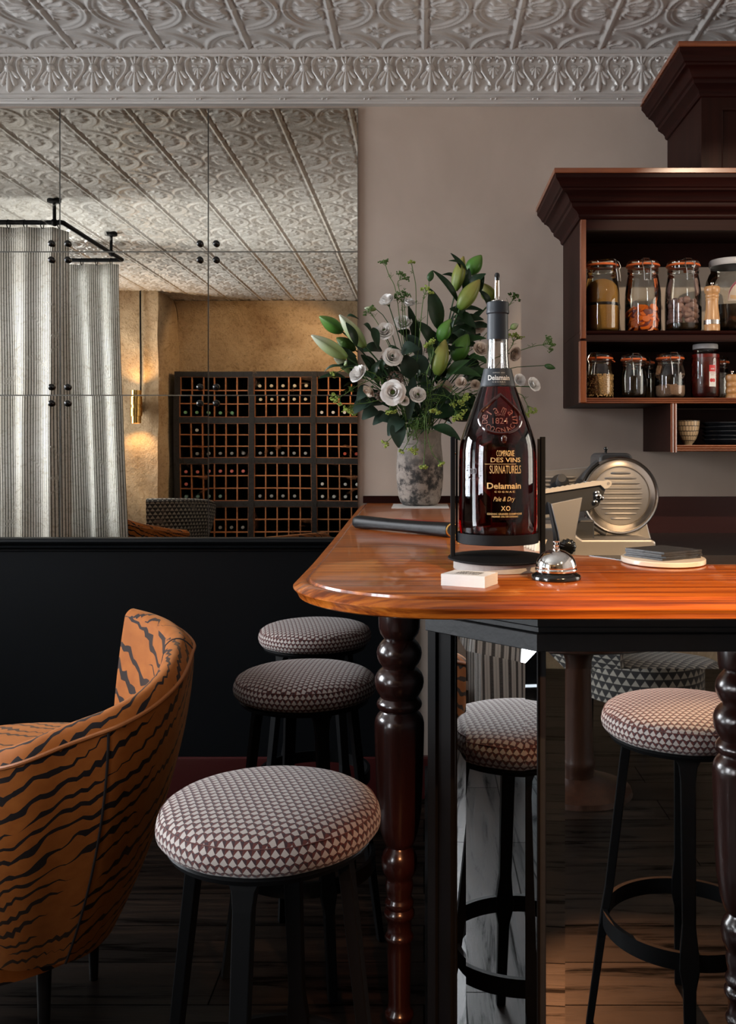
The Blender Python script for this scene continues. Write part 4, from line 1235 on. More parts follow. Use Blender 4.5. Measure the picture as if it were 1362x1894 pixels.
# upper cabinet
uc = thing('wall_cabinet', (0.90, 3.499, 2.19), 'upper dark mahogany cabinet under the ceiling with a heavy crown moulding', 'cabinet')
YU = 3.07
part('side_panel', MB().box(0.90, 0.918, YU + 0.02, 3.499, 2.176, 2.432), M['mahog'], uc, smooth=False)
part('face_frame', MB().box(0.90, 0.965, YU, YU + 0.022, 2.176, 2.432).box(0.965, XR, YU, YU + 0.022, 2.39, 2.432), M['mahog'], uc, smooth=False)
part('door_panel', MB().box(0.965, XR, YU + 0.012, YU + 0.02, 2.176, 2.39), M['mahog'], uc, smooth=False)
dm = MB()
for (a, b) in (((0.965, 2.39), (XR, 2.39)), ((0.965, 2.18), (0.965, 2.39))):
    dm.tube([(a[0], YU + 0.008, a[1]), (b[0], YU + 0.008, b[1])], 0.007, 8)
part('door_moulding', dm, M['mahog'], uc)
crown(uc, [(0.90, 3.499), (0.90, YU), (XR, YU)], 2.424, 1.0, 1.0)
# lower small box
lc = thing('wall_cabinet', (0.81, 3.499, 1.272), 'low open mahogany box shelf holding a bowl and dark plates', 'cabinet')
part('side_panel', MB().box(0.81, 0.828, YF + 0.012, 3.499, 1.274, 1.4325), M['mahog'], lc, smooth=False)
e = MB()
for i in range(2): e.tube([(0.8155 + 0.010 * i, YF + 0.010, 1.272), (0.8155 + 0.010 * i, YF + 0.010, 1.4325)], 0.0056, 8)
part('front_stile', e, M['mahog_litz'], lc)
shelf(lc, 0.811, 1.2965, 0.0215, YF)
part('back_panel', MB().box(0.828, XR, 3.485, 3.498, 1.29, 1.43), M['mahog_x'], lc, smooth=False)

# ------------------------------------------------------------------ jars and shelf things
def glass_jar(x, y, z0, R, H, label, group, clasp=0.0, nk=0.84, sq=False):
    root = thing('preserving_jar', (x, y, z0), label, 'jar', group)
    rn = R * nk
    hb = H * 0.80
    sh = 0.62 if not sq else 0.70
    pr = [(0.0, 0.004), (R * 0.80, 0.002), (R * 0.95, 0.006), (R, 0.016), (R, hb * sh), (R * 0.985, hb * (sh + 0.08)), (R * 0.93, hb * (sh + 0.19)), (rn * 1.02, hb * 0.95), (rn * 0.985, hb * 0.985), (rn * 1.03, hb * 1.01), (rn * 1.03, hb * 1.035), (rn * 0.99, hb * 1.045), (rn * 1.02, hb * 1.08), (rn * 1.02, H * 0.905)]
    part('glass', MB().lathe(pr, (x, y, z0), 40, False), M['jar_glass'], root, angle=60)
    zz = z0 + H * 0.905
    seal_ = part('rubber_seal', MB().lathe([(rn * 0.9, zz - 0.002), (rn * 1.10, zz - 0.0025), (rn * 1.13, zz), (rn * 1.10, zz + 0.004), (rn * 0.9, zz + 0.005)], (x, y, 0), 40, False), M['rubber'], root)
    part('tongue', MB().xbox(Matrix.Translation((x + rn * 1.12 * math.cos(clasp + 2.6), y + rn * 1.12 * math.sin(clasp + 2.6), zz - 0.004)) @ Matrix.Rotation(clasp + 2.6, 4, 'Z') @ Matrix.Rotation(0.5, 4, 'Y'), 0.020, 0.016, 0.003), M['rubber'], seal_)
    part('lid', MB().lathe([(rn * 1.06, zz + 0.005), (rn * 1.07, zz + 0.010), (rn * 1.0, zz + 0.016), (rn * 0.75, zz + 0.0185), (rn * 0.7, zz + 0.016), (0.0, zz + 0.0155)], (x, y, 0), 40, False), M['jar_glass'], root)
    ca, sa = math.cos(clasp), math.sin(clasp)
    def C(r, t, z): return (x + r * ca - t * sa, y + r * sa + t * ca, z)
    w = MB()
    ro = rn * 1.12
    ring = [(x + rn * 1.045 * math.cos(2 * PI * k / 32), y + rn * 1.045 * math.sin(2 * PI * k / 32), z0 + hb * 1.055) for k in range(32)]
    w.tube(ring, 0.0012, 5, True)
    w.tube([C(rn * 0.35, -0.011, zz + 0.019), C(rn * 0.9, -0.011, zz + 0.0195), C(ro, -0.013, zz + 0.010), C(ro + 0.004, -0.017, zz - 0.004), C(ro + 0.001, -0.012, zz - 0.016)], 0.0016, 6)
    w.tube([C(rn * 0.35, 0.011, zz + 0.019), C(rn * 0.9, 0.011, zz + 0.0195), C(ro, 0.013, zz + 0.010), C(ro + 0.004, 0.017, zz - 0.004), C(ro + 0.001, 0.012, zz - 0.016)], 0.0016, 6)
    w.tube([C(rn * 0.9, -0.011, zz + 0.0195), C(rn * 0.9, 0.011, zz + 0.0195)], 0.0016, 6)
    b0 = zz - 0.014
    w.tube([C(ro + 0.001, -0.012, b0 + 0.003), C(ro + 0.005, -0.011, b0 - 0.018), C(ro + 0.007, -0.0105, b0 - 0.042), C(ro + 0.007, 0.0105, b0 - 0.042), C(ro + 0.005, 0.011, b0 - 0.018), C(ro + 0.001, 0.012, b0 + 0.003)], 0.0016, 6)
    w.tube([C(ro + 0.001, -0.012, b0), C(ro + 0.001, 0.012, b0)], 0.0022, 6)
    part('wire_clasp', w, M['wire'], root)
    return root
ZU, ZL, ZB_ = 1.672, 1.4515, 1.2965
FR = -PI / 2
def fill(name, x, y, z0, R, za, zb, mat_, label, cat, kind='stuff', bumpy=0.0, seed=1, n=40, top=0.0):
    rnd = random.Random(seed)
    pr = [(0.0, za), (R * 0.75, za), (R * 0.93, za + 0.004), (R * 0.985, za + 0.014), (R * 0.985, zb - 0.002)]
    mb = MB().lathe(pr, (x, y, z0), n, False)
    def f(u, v):
        r = R * 0.985 * v; a = 2 * PI * u
        return Vector((x + r * math.cos(a), y + r * math.sin(a), z0 + zb - 0.002 + top * (1 - v * v) + bumpy * math.sin(a * 5 + seed) * v * (1 - v) * 3 + bumpy * 0.6 * math.sin(a * 3 + v * 9)))
    mb.grid(f, n, 8)
    return solo(name, mb, mat_, (x, y, z0), label, cat, None, kind, angle=60)
UJ = 'clip-top jars on the upper shelf'
j1 = glass_jar(0.602, 3.20, ZU, 0.0585, 0.252, 'tall clip-top jar of golden grain with a dark band, beside the cabinet side', UJ, FR + 0.95)
fill('golden_grain', 0.602, 3.20, ZU, 0.056, 0.006, 0.094, M['grain'], 'golden grain below the dark band in the tall jar', 'grain')
fill('dark_seeds', 0.602, 3.20, ZU, 0.0562, 0.094, 0.102, M['grain_dark'], 'thin dark band between the two layers of golden grain', 'seeds', bumpy=0.004)
g2 = MB().lathe([(0.0, 0.102), (0.0555, 0.102), (0.0555, 0.140), (0.050, 0.160), (0.036, 0.176), (0.018, 0.184), (0.0, 0.186)], (0.602, 3.20, ZU), 40, False)
solo('golden_grain', g2, M['grain'], (0.602, 3.20, ZU), 'mounded golden grain above the dark band in the tall jar', 'grain', None, 'stuff')
j2 = glass_jar(0.740, 3.20, ZU, 0.0605, 0.252, 'tall clip-top jar a third full of orange carrot slices', UJ, FR + 0.02)
j3 = glass_jar(0.876, 3.20, ZU, 0.0605, 0.252, 'tall clip-top jar of pale pink pickled cloves', UJ, FR + 0.12)
rnd = random.Random(11)
def disc_piece(R=0.0145, t=0.006):
    return MB().lathe([(0, -t / 2), (R * 0.9, -t / 2), (R, -t * 0.3), (R, t * 0.3), (R * 0.9, t / 2), (0, t / 2)], None, 14, False)
cs = None; cnt = 0
for lay in range(5):
    for k in range(11):
        a = 2 * PI * k / 11 + lay * 0.37 + rnd.uniform(-0.1, 0.1)
        r = 0.043 + rnd.uniform(-0.004, 0.002)
        if lay == 4 and k % 2 == 0: r = rnd.uniform(0.008, 0.03)
        loc = (0.740 + r * math.cos(a), 3.20 + r * math.sin(a), ZU + 0.017 + lay * 0.0165 + rnd.uniform(-0.002, 0.002))
        rot = (rnd.uniform(0.5, 1.5), rnd.uniform(-0.6, 0.6), a + PI / 2 + rnd.uniform(-0.6, 0.6))
        if math.sin(a) > 0.55: continue
        if cs is None:
            cs = solo('carrot_slice', disc_piece(), M['carrot'], (0, 0, 0), 'orange carrot slice packed in the second tall jar', 'carrot slice', 'carrot slices in the tall jar')
            cs.location = loc; cs.rotation_euler = rot
        else:
            o = dup(cs, loc, rot); o.scale = [rnd.uniform(0.85, 1.2)] * 3
fill('dark_brine', 0.740, 3.20, ZU, 0.046, 0.006, 0.080, M['dark_red'], 'dark liquid behind the orange carrot slices in their jar', 'liquid')
gl = None
for lay in range(5):
    for k in range(12):
        a = 2 * PI * k / 12 + lay * 0.4 + rnd.uniform(-0.15, 0.15); r = 0.043 + rnd.uniform(-0.006, 0.003)
        if lay == 4 and k % 2: r = rnd.uniform(0.0, 0.03)
        if math.sin(a) > 0.55: continue
        loc = (0.876 + r * math.cos(a), 3.20 + r * math.sin(a), ZU + 0.042 + lay * 0.0165 + rnd.uniform(-0.003, 0.003))
        rot = (rnd.uniform(0, 3), rnd.uniform(0, 3), rnd.uniform(0, 3))
        if gl is None:
            mb = MB().lathe([(0, -0.013), (0.006, -0.012), (0.0115, -0.004), (0.0105, 0.004), (0.005, 0.011), (0.001, 0.0145)], None, 10, False)
            gl = solo('pickled_clove', mb, M['garlic'], (0, 0, 0), 'pale pink pickled clove in the third tall jar', 'clove', 'pickled cloves in the tall jar')
            gl.location = loc; gl.rotation_euler = rot
        else:
            o = dup(gl, loc, rot); o.scale = (rnd.uniform(0.8, 1.25), rnd.uniform(0.8, 1.25), rnd.uniform(0.8, 1.1))
fill('dark_brine', 0.876, 3.20, ZU, 0.0555, 0.006, 0.034, M['dark_liquid'], 'dark liquid below the pink cloves in their jar', 'liquid', bumpy=0.003)
# big jar with white lid, partly out of frame
BX, BY = 1.052, 3.235
bj = thing('pickle_jar', (BX, BY, ZU), 'big glass jar with a white lid and oval picture label, cut by the frame', 'jar')
R = 0.088
part('glass', MB().lathe([(0.0, 0.004), (R * 0.9, 0.003), (R, 0.014), (R, 0.165), (R * 0.97, 0.185), (R * 0.86, 0.207), (R * 0.80, 0.213), (R * 0.80, 0.236)], (BX, BY, ZU), 44, False), M['jar_glass'], bj, angle=60)
part('lid', MB().lathe([(R * 0.84, 0.232), (R * 0.855, 0.234), (R * 0.855, 0.250), (R * 0.83, 0.2545), (R * 0.5, 0.2545), (0, 0.254)], (BX, BY, ZU), 44, False), M['white_lid'], bj)
fill('olive_pickles', BX, BY, ZU, R * 0.985, 0.006, 0.098, M['dark_liquid'], 'dark olive pickles filling the lower half of the big jar', 'pickles', bumpy=0.002)
def cyl_patch(x, y, R, a0, a1, zf0, zf1, n=16):
    """patch of a cylinder wall, zf(u) gives lower and upper edge"""
    return MB().grid(lambda u, v: (x + R * math.cos(a0 + (a1 - a0) * u), y + R * math.sin(a0 + (a1 - a0) * u), zf0(u) + (zf1(u) - zf0(u)) * v), n, 8)
lab_w = 0.62
ac = FR + 0.16
arc_ = lambda u: ZU + 0.112 + 0.068 * math.sqrt(max(0.0, 1 - (2 * u - 1) ** 2))
part('label', cyl_patch(BX, BY, R + 0.0006, ac - lab_w, ac + lab_w, lambda u: ZU + 0.105, arc_, 40), simple('cream jar label', (0.52, 0.44, 0.36), 0.5), bj); blab = bj.children[-1]
arc2 = lambda u: ZU + 0.112 + 0.068 * math.sqrt(max(0.0, 1 - (2 * u - 1) ** 2)) - 0.009
part('label_border', cyl_patch(BX, BY, R + 0.0010, ac - lab_w * 0.97, ac + lab_w * 0.97, arc2, lambda u: arc_(u) + 0.0006, 40), simple('plum label border', (0.22, 0.03, 0.06), 0.5), blab)
part('label_picture', cyl_patch(BX, BY, R + 0.0011, ac - 0.30, ac + 0.34, lambda u: ZU + 0.124, lambda u: ZU + 0.126 + 0.036 * math.sqrt(max(0, 1 - (2 * u - 1) ** 2)), 24), simple('faded picture', (0.33, 0.24, 0.15), 0.6, 0, 120, 0.7), blab)
part('label_band', cyl_patch(BX, BY, R + 0.0012, ac - 0.52, ac + 0.52, lambda u: ZU + 0.1085 + 0.004 * (2 * u - 1) ** 2, lambda u: ZU + 0.121 + 0.004 * (2 * u - 1) ** 2, 24), simple('ochre ribbon', (0.52, 0.34, 0.18), 0.5), blab)
# pale stone tile leaning behind the jars
pb = MB().xbox(Matrix.Translation((0.85, 3.445, ZU + 0.135)) @ Matrix.Rotation(math.radians(-5), 4, 'X'), 0.60, 0.012, 0.27)
# pepper mills
def mill(x, y, z0, prof, mat_, lab, knob, band=None):
    root = thing('pepper_mill', (x, y, z0), lab, 'pepper mill')
    part('body', MB().lathe(prof, (x, y, z0), 28, False), mat_, root, angle=50)
    zt = prof[-1][1]
    part('knob', MB().lathe([(0.0025, zt - 0.001), (0.0025, zt + 0.003), (0.0055, zt + 0.006), (0.0060, zt + 0.009), (0.0035, zt + 0.0125), (0, zt + 0.0135)], (x, y, z0), 14, False), M[knob], root)
    if band:
        part('ring', MB().lathe([(band[2], band[0]), (band[2] + 0.0012, band[0]), (band[2] + 0.0012, band[1]), (band[2], band[1])], (x, y, z0), 28, False), M['steel'], root, 'grey metal ring')
    return root
mp = [(0.0, 0.0), (0.0255, 0.0), (0.0255, 0.018), (0.0248, 0.0195), (0.0255, 0.021), (0.0255, 0.036), (0.0250, 0.040), (0.0225, 0.058), (0.0205, 0.078), (0.0198, 0.095), (0.0202, 0.102), (0.0212, 0.104), (0.0212, 0.109), (0.0200, 0.1105), (0.0218, 0.113), (0.0218, 0.119), (0.0200, 0.121), (0.0215, 0.124), (0.0245, 0.128), (0.0258, 0.135), (0.0255, 0.143), (0.0230, 0.1475), (0.012, 0.150), (0.0, 0.1505)]
mill(0.952, 3.128, ZU + 0.0002, mp, M['mill'], 'tall olive-wood pepper mill in front of the big white-lidded jar', 'chrome', (0.022, 0.036, 0.0254))
mp2 = [(0.0, 0.0), (0.021, 0.0), (0.021, 0.012), (0.018, 0.016), (0.0215, 0.020), (0.022, 0.028), (0.0195, 0.034), (0.018, 0.037), (0.0205, 0.041), (0.0208, 0.050), (0.018, 0.056), (0.0205, 0.060), (0.0222, 0.068), (0.0215, 0.077), (0.014, 0.082), (0.0, 0.083)]
mill(1.032, 3.17, ZL, mp2, M['mill2'], 'short beaded wooden mill at the right end of the lower shelf', 'chrome')
LJ = 'clip-top jars on the lower shelf'
glass_jar(0.594, 3.20, ZL, 0.0455, 0.150, 'small clip-top jar of toasted grains on the lower shelf', LJ, FR - 0.75, 0.88)
fill('toasted_grains', 0.594, 3.20, ZL, 0.0435, 0.006, 0.078, M['oat'], 'toasted grains packed in the small jar', 'grains', bumpy=0.002)
gr = MB(); rnd = random.Random(21)
for k in range(420):
    a = rnd.uniform(PI, 2 * PI); z = rnd.uniform(0.008, 0.082)
    p = Vector((0.594 + 0.0425 * math.cos(a), 3.20 + 0.0425 * math.sin(a), ZL + z))
    gr.ball(p, 0.0030, (1.5, 0.9, 0.9), 6, 4, Matrix.Rotation(rnd.uniform(0, 3), 3, 'X') @ Matrix.Rotation(rnd.uniform(0, 3), 3, 'Z'))
solo('toasted_grains', gr, M['oat'], (0.594, 3.20, ZL), 'loose outer toasted grains against the glass of the small jar', 'grains', None, 'stuff')
glass_jar(0.708, 3.20, ZL, 0.0435, 0.146, 'small almost empty clip-top jar with dark dregs', LJ, FR + 0.02, 0.88)
fill('dark_dregs', 0.708, 3.20, ZL, 0.0415, 0.006, 0.022, M['dark_liquid'], 'dark dregs in the bottom of the almost empty jar', 'dregs', bumpy=0.003)
glass_jar(0.832, 3.20, ZL, 0.0515, 0.150, 'small clip-top jar part filled with brown flour', LJ, FR + 0.08, 0.82)
fill('brown_flour', 0.832, 3.20, ZL, 0.0495, 0.006, 0.046, M['bran'], 'brown flour lying in the wide small jar', 'flour', bumpy=0.005, top=0.002)
RXJ, RYJ, RJ = 0.951, 3.20, 0.0475
rj = thing('tomato_jar', (RXJ, RYJ, ZL), 'jar of red pickled tomatoes with a white lid and red label', 'jar')
part('glass', MB().lathe([(0.0, 0.003), (RJ * 0.9, 0.002), (RJ, 0.010), (RJ, 0.130), (RJ * 0.95, 0.145), (RJ * 0.86, 0.158), (RJ * 0.83, 0.162), (RJ * 0.83, 0.172)], (RXJ, RYJ, ZL), 40, False), M['jar_glass'], rj, angle=60)
part('lid', MB().lathe([(RJ * 0.86, 0.168), (RJ * 0.875, 0.169), (RJ * 0.875, 0.181), (RJ * 0.85, 0.1845), (0, 0.1845)], (RXJ, RYJ, ZL), 40, False), M['white_lid'], rj)
fill('red_tomatoes', RXJ, RYJ, ZL, RJ * 0.985, 0.006, 0.152, M['foodred'], 'red pickled tomatoes filling the white-lidded jar', 'tomatoes', n=40)
la = FR + 0.22; lw = 0.215 / 0.9
part('label', cyl_patch(RXJ, RYJ, RJ + 0.0007, la - lw, la + lw, lambda u: ZL + 0.040, lambda u: ZL + 0.090), M['white_card'], rj, 'white paper label'); rlab = rj.children[-1]
part('label_header', cyl_patch(RXJ, RYJ, RJ + 0.0008, la - lw, la + lw, lambda u: ZL + 0.090, lambda u: ZL + 0.112), M['label_red'], rj, 'red header of the label')
for dx in (-0.09, 0.09):
    p = MB(); aa = la + dx; cz = ZL + 0.061
    p.add([(RXJ + (RJ + 0.0011) * math.cos(aa + 0.115 * math.cos(t)), RYJ + (RJ + 0.0011) * math.sin(aa + 0.115 * math.cos(t)), cz + 0.0062 * math.sin(t)) for t in [2 * PI * k / 20 for k in range(20)]], [tuple(range(20))])
    part('printed_tomato', p, M['label_red'], rlab, smooth=False)
# dark jars further back
for (x, y, lab) in ((0.775, 3.36, 'dark clip-top jar behind the almost empty one'), (1.035, 3.345, 'dark clip-top jar behind the short beaded mill')):
    glass_jar(x, y, ZL, 0.045, 0.150, lab, LJ, FR, 0.86)
    fill('dark_preserve', x, y, ZL, 0.043, 0.006, 0.10, M['dark_liquid'], 'dark preserve in the jar ' + lab.split('jar ')[1], 'preserve')

# bowl and plates
def bowlmat():
    t = NT('crackle lined bowl'); u, v, uv = t.uvxy()
    jit = t.noise(3, uv, 1)
    yy = t.math('MULTIPLY', t.math('ADD', v, t.math('MULTIPLY', jit, 0.05)), 5.0); row = t.math('FLOOR', yy)
    xx = t.math('ADD', t.math('MULTIPLY', u, 22.0), t.math('MULTIPLY', row, 0.37))
    a = t.math('ABSOLUTE', t.math('SUBTRACT', t.math('FRACT', xx), 0.5)); b = t.math('ABSOLUTE', t.math('SUBTRACT', t.math('FRACT', yy), 0.5))
    ln = t.math('MAXIMUM', t.math('GREATER_THAN', a, 0.43), t.math('GREATER_THAN', b, 0.43))
    t.bsdf(col=t.mix(ln, (0.46, 0.33, 0.20), (0.02, 0.015, 0.012)), rough=0.35)
    return t.m
bx, by = 0.888, 3.185
pr = [(0.014, 0.0), (0.0145, 0.004), (0.020, 0.009), (0.028, 0.022), (0.034, 0.040), (0.037, 0.060), (0.0385, 0.082), (0.036, 0.082), (0.034, 0.060), (0.030, 0.035), (0.018, 0.014), (0.0, 0.012)]
solo('bowl', MB().lathe(pr, (bx, by, ZB_), 40, False, lambda i, k: (k / 40, min(pr[i][1], 0.082) / 0.082)), bowlmat(), (bx, by, ZB_), 'cream bowl with black crackle lines in the low box shelf', 'bowl', angle=60)
plp = [(0.0, 0.0), (0.060, 0.0), (0.064, 0.002), (0.078, 0.010), (0.088, 0.018), (0.087, 0.0205), (0.076, 0.013), (0.060, 0.006), (0.0, 0.005)]
pl0 = solo('plate', MB().lathe(plp, None, 48, False), M['dark_ceramic'], (0, 0, 0), 'dark glazed plate at the bottom of the stack', 'plate', 'dark plates in the box shelf')
pl0.location = (1.035, 3.215, ZB_)
pn = ['second dark glazed plate from the bottom of the stack', 'third dark glazed plate from the bottom of the stack', 'fourth dark glazed plate from the bottom of the stack', 'topmost dark glazed plate of the stack']
for k in range(4):
    dup(pl0, (1.035 + 0.003 * (k % 2) - 0.002 * k, 3.215, ZB_ + 0.0125 * (k + 1) + 0.002 * k), (0.0, math.radians([1.2, 0.6, 1.6, -0.5][k]), k), pn[k])

# ------------------------------------------------------------------ lettering
def text_mesh(body, size, sx=1.0, shear=0.0, bold=0.0, spacing=1.0, align='CENTER'):
    cu = bpy.data.curves.new('lettering', 'FONT')
    cu.body = body; cu.size = size; cu.shear = shear; cu.offset = bold; cu.space_character = spacing
    cu.align_x = align; cu.align_y = 'CENTER'; cu.resolution_u = 3
    o = bpy.data.objects.new('lettering_source', cu); COL.objects.link(o)
    bpy.context.view_layer.update()
    dg = bpy.context.evaluated_depsgraph_get()
    me = o.evaluated_get(dg).to_mesh()
    vs = [(v.co.x * sx, v.co.y) for v in me.vertices]
    fs = [tuple(p.vertices) for p in me.polygons]
    o.evaluated_get(dg).to_mesh_clear()
    bpy.data.objects.remove(o); bpy.data.curves.remove(cu)
    return vs, fs
def fit(body, w, h, **kw):
    """lettering scaled to width w and height h, centred on the origin"""
    vs, fs = text_mesh(body, 1.0, **kw)
    xs = [v[0] for v in vs]; ys = [v[1] for v in vs]
    mx, my = (max(xs) + min(xs)) / 2, (max(ys) + min(ys)) / 2
    return [((v[0] - mx) * w / (max(xs) - min(xs)), (v[1] - my) * h / (max(ys) - min(ys))) for v in vs], fs
def serifs(body, w, h): return None
def wrap(vs, fs, cx, cy, cz, Rf, a0=FR):
    mb = MB()
    out = []
    for (x, y) in vs:
        z = cz + y; R = Rf(z) if callable(Rf) else Rf
        a = a0 + x / R
        out.append((cx + R * math.cos(a), cy + R * math.sin(a), z))
    return mb.add(out, fs)
def ptext(name, body, w, h, mat_, parent, cx, cy, cz, Rf, a0=FR, **kw):
    vs, fs = fit(body, w, h, **kw)
    return part(name, wrap(vs, fs, cx, cy, cz, Rf, a0), mat_, parent, smooth=False)
ptext('lettering', 'DECIMO', 0.013, 0.0044, M['white_card'], rlab, RXJ, RYJ, ZL + 0.099, RJ + 0.0012, la, bold=0.03)
ptext('lettering', 'POMODORINI', 0.018, 0.0036, M['label_red'], rlab, RXJ, RYJ, ZL + 0.0855, RJ + 0.0012, la)
ptext('lettering', 'semi secchi', 0.011, 0.0032, M['label_red'], rlab, RXJ, RYJ, ZL + 0.0795, RJ + 0.0012, la)

# ------------------------------------------------------------------ big bottle on its pouring cradle
BS = 1100.0
BXc, BYc = (921.0 - CX) / BS, 1.591
def bz(y): return CZ - (y - 830) / BS
cog = thing('cognac_bottle', (BXc, BYc, bz(990)), 'oversized dark amber spirits bottle with gold lettering and grey neck capsule', 'bottle')
BPX = [(990, 0), (990, 66), (988, 69), (984, 71), (960, 72), (900, 72), (860, 71.8), (838, 71.2), (824, 70), (812, 67.5), (800, 64), (790, 60.5), (778, 56.2), (764, 51), (750, 46), (736, 41), (722, 36), (712, 32), (705, 29.5), (700, 28), (700, 0)]
bprof = [(r / BS, bz(y)) for (y, r) in BPX]
bbody = part('body', MB().lathe(bprof, (BXc, BYc, 0), 72, False), M['cognac'], cog, 'dark amber glass body', angle=45)
def Rb(z):
    p = sorted([(b, a) for (a, b) in bprof if a > 0.0255])
    zs_ = [q[0] for q in p]; rs_ = [q[1] for q in p]
    return float(np.interp(z, zs_, rs_))
part('neck', MB().lathe([(28 / BS, bz(702)), (24 / BS, bz(692)), (21.5 / BS, bz(680)), (19.8 / BS, bz(660)), (19.2 / BS, bz(640)), (19.2 / BS, bz(612))], (BXc, BYc, 0), 48, False), M['neck_glass'], cog, 'clear glass neck')
part('neck', MB().lathe([(17 / BS, bz(690)), (16.0 / BS, bz(660)), (15.8 / BS, bz(612))], (BXc, BYc, 0), 40, False), M['neck_glass'], cog, 'inner wall of the clear neck')
part('capsule', MB().lathe([(0, bz(629)), (19.9 / BS, bz(629)), (19.9 / BS, bz(628)), (19.3 / BS, bz(590)), (19.2 / BS, bz(582)), (21.2 / BS, bz(580)), (21.4 / BS, bz(576)), (20.6 / BS, bz(573)), (20.6 / BS, bz(563)), (20.2 / BS, bz(560)), (18.5 / BS, bz(559)), (0, bz(558.5))], (BXc, BYc, 0), 48, False), M['cap_grey'], cog, 'slate grey capsule', angle=40)
coll = part('collar', MB().lathe([(24.5 / BS, bz(684)), (26.0 / BS, bz(683)), (27.5 / BS, bz(690)), (30.5 / BS, bz(703)), (33.2 / BS, bz(715)), (33.4 / BS, bz(717)), (31.0 / BS, bz(717.5))], (BXc, BYc, 0), 56, False), M['cap_grey'], cog, 'slate grey neck collar', angle=40)
part('collar', MB().lathe([(26.0 / BS, bz(683)), (19.4 / BS, bz(682.5))], (BXc, BYc, 0), 56, False), M['cap_grey'], cog)
sp = MB().lathe([(11 / BS, bz(559)), (11.5 / BS, bz(557)), (8 / BS, bz(555.5)), (5.2 / BS, bz(554)), (4.6 / BS, bz(548)), (4.2 / BS, bz(517))], (BXc - 0.001, BYc, 0), 24, False)
pour = part('pourer', sp, M['chrome'], cog, 'polished metal pourer')
part('pourer_cap', MB().lathe([(4.6 / BS, bz(519)), (4.9 / BS, bz(518)), (4.7 / BS, bz(508)), (3.2 / BS, bz(505)), (0, bz(504))], (BXc - 0.001, BYc, 0), 20, False), M['gloss_black'], pour, 'small black cap')
off = 0.0006
def Rt(z): return Rb(z) + off
def label(body, xl, xr, yt, yb, mat_=None, **kw):
    cxp = (xl + xr) / 2
    x = (cxp - 921.0) / 1100.0 * 0.955
    R = 0.0655
    a = FR + math.asin(max(-0.95, min(0.95, x / R)))
    ptext('lettering', body, (xr - xl) / 1100.0 * 0.955, (yb - yt) / 1100.0 * 0.955, mat_ or M['gold'], bbody, BXc, BYc, CZ - ((yt + yb) / 2 - 830) / 1148.0, Rt, a, **kw)
label('COMPAGNIE', 913, 947, 833, 844)
label('DES VINS', 902, 960, 846.5, 855, bold=0.01)
label('SURNATURELS', 900, 961, 861, 876)
label('Delamain', 895, 961, 893, 904.5, bold=0.02)
label('COGNAC', 909, 948, 908, 911.5, spacing=1.6, bold=0.02)
label('Pale & Dry', 907, 948, 919, 930, shear=0.35)
label('XO', 921, 939, 936, 945, spacing=1.15, bold=0.02)
label('COGNAC GRANDE CHAMPAGNE', 895, 963, 949, 952.6, spacing=1.05, bold=0.02)
label('PREMIER CRU DE COGNAC', 904, 955, 954.2, 957.4, spacing=1.05, bold=0.02)
ln = MB(); zc = CZ - (858.5 - 830) / 1148.0
ln.grid(lambda u, v: (BXc + Rt(zc) * math.cos(FR + (u - 0.5) * 0.80), BYc + Rt(zc) * math.sin(FR + (u - 0.5) * 0.80), zc + (v - 0.5) * 0.0006), 16, 1)
part('lettering_rule', ln, M['gold'], bbody, smooth=False)
# faint round etched mark at the left
a_c = FR - 0.72
zc = CZ - (872 - 830) / 1148.0
for k, ch in enumerate('COGNAC DELAMAIN 1824 '):
    if ch == ' ': continue
    th = PI / 2 - 2 * PI * k / 21
    vs, fs = fit(ch, 0.0020, 0.0026)
    rot = th - PI / 2
    vs2 = [(0.0145 * math.cos(th) + x * math.cos(rot) - y * math.sin(rot), 0.0145 * math.sin(th) + x * math.sin(rot) + y * math.cos(rot)) for (x, y) in vs]
    part('etched_mark', wrap(vs2, fs, BXc, BYc, zc, Rt, a_c), M['dark_ink'], bbody, smooth=False)
ptext('etched_mark', '200', 0.013, 0.009, M['dark_ink'], bbody, BXc, BYc, zc, Rt, a_c)
# collar lettering
def Rc(z): return float(np.interp(z, [bz(717), bz(703), bz(690), bz(683)], [33.4 / BS, 30.5 / BS, 27.5 / BS, 26.0 / BS])) + 0.0005
ptext('lettering', 'Delamain', 0.0385, 0.0086, M['white_ink'], coll, BXc, BYc, bz(700.5), Rc, FR, bold=0.02)
ptext('lettering', 'COGNAC', 0.022, 0.0022, M['white_ink'], coll, BXc, BYc, bz(708.5), Rc, FR, spacing=1.6)
ptext('lettering', 'DEPUIS 1824', 0.020, 0.0018, M['white_ink'], coll, BXc, BYc, bz(691.5), Rc, FR, spacing=1.3)
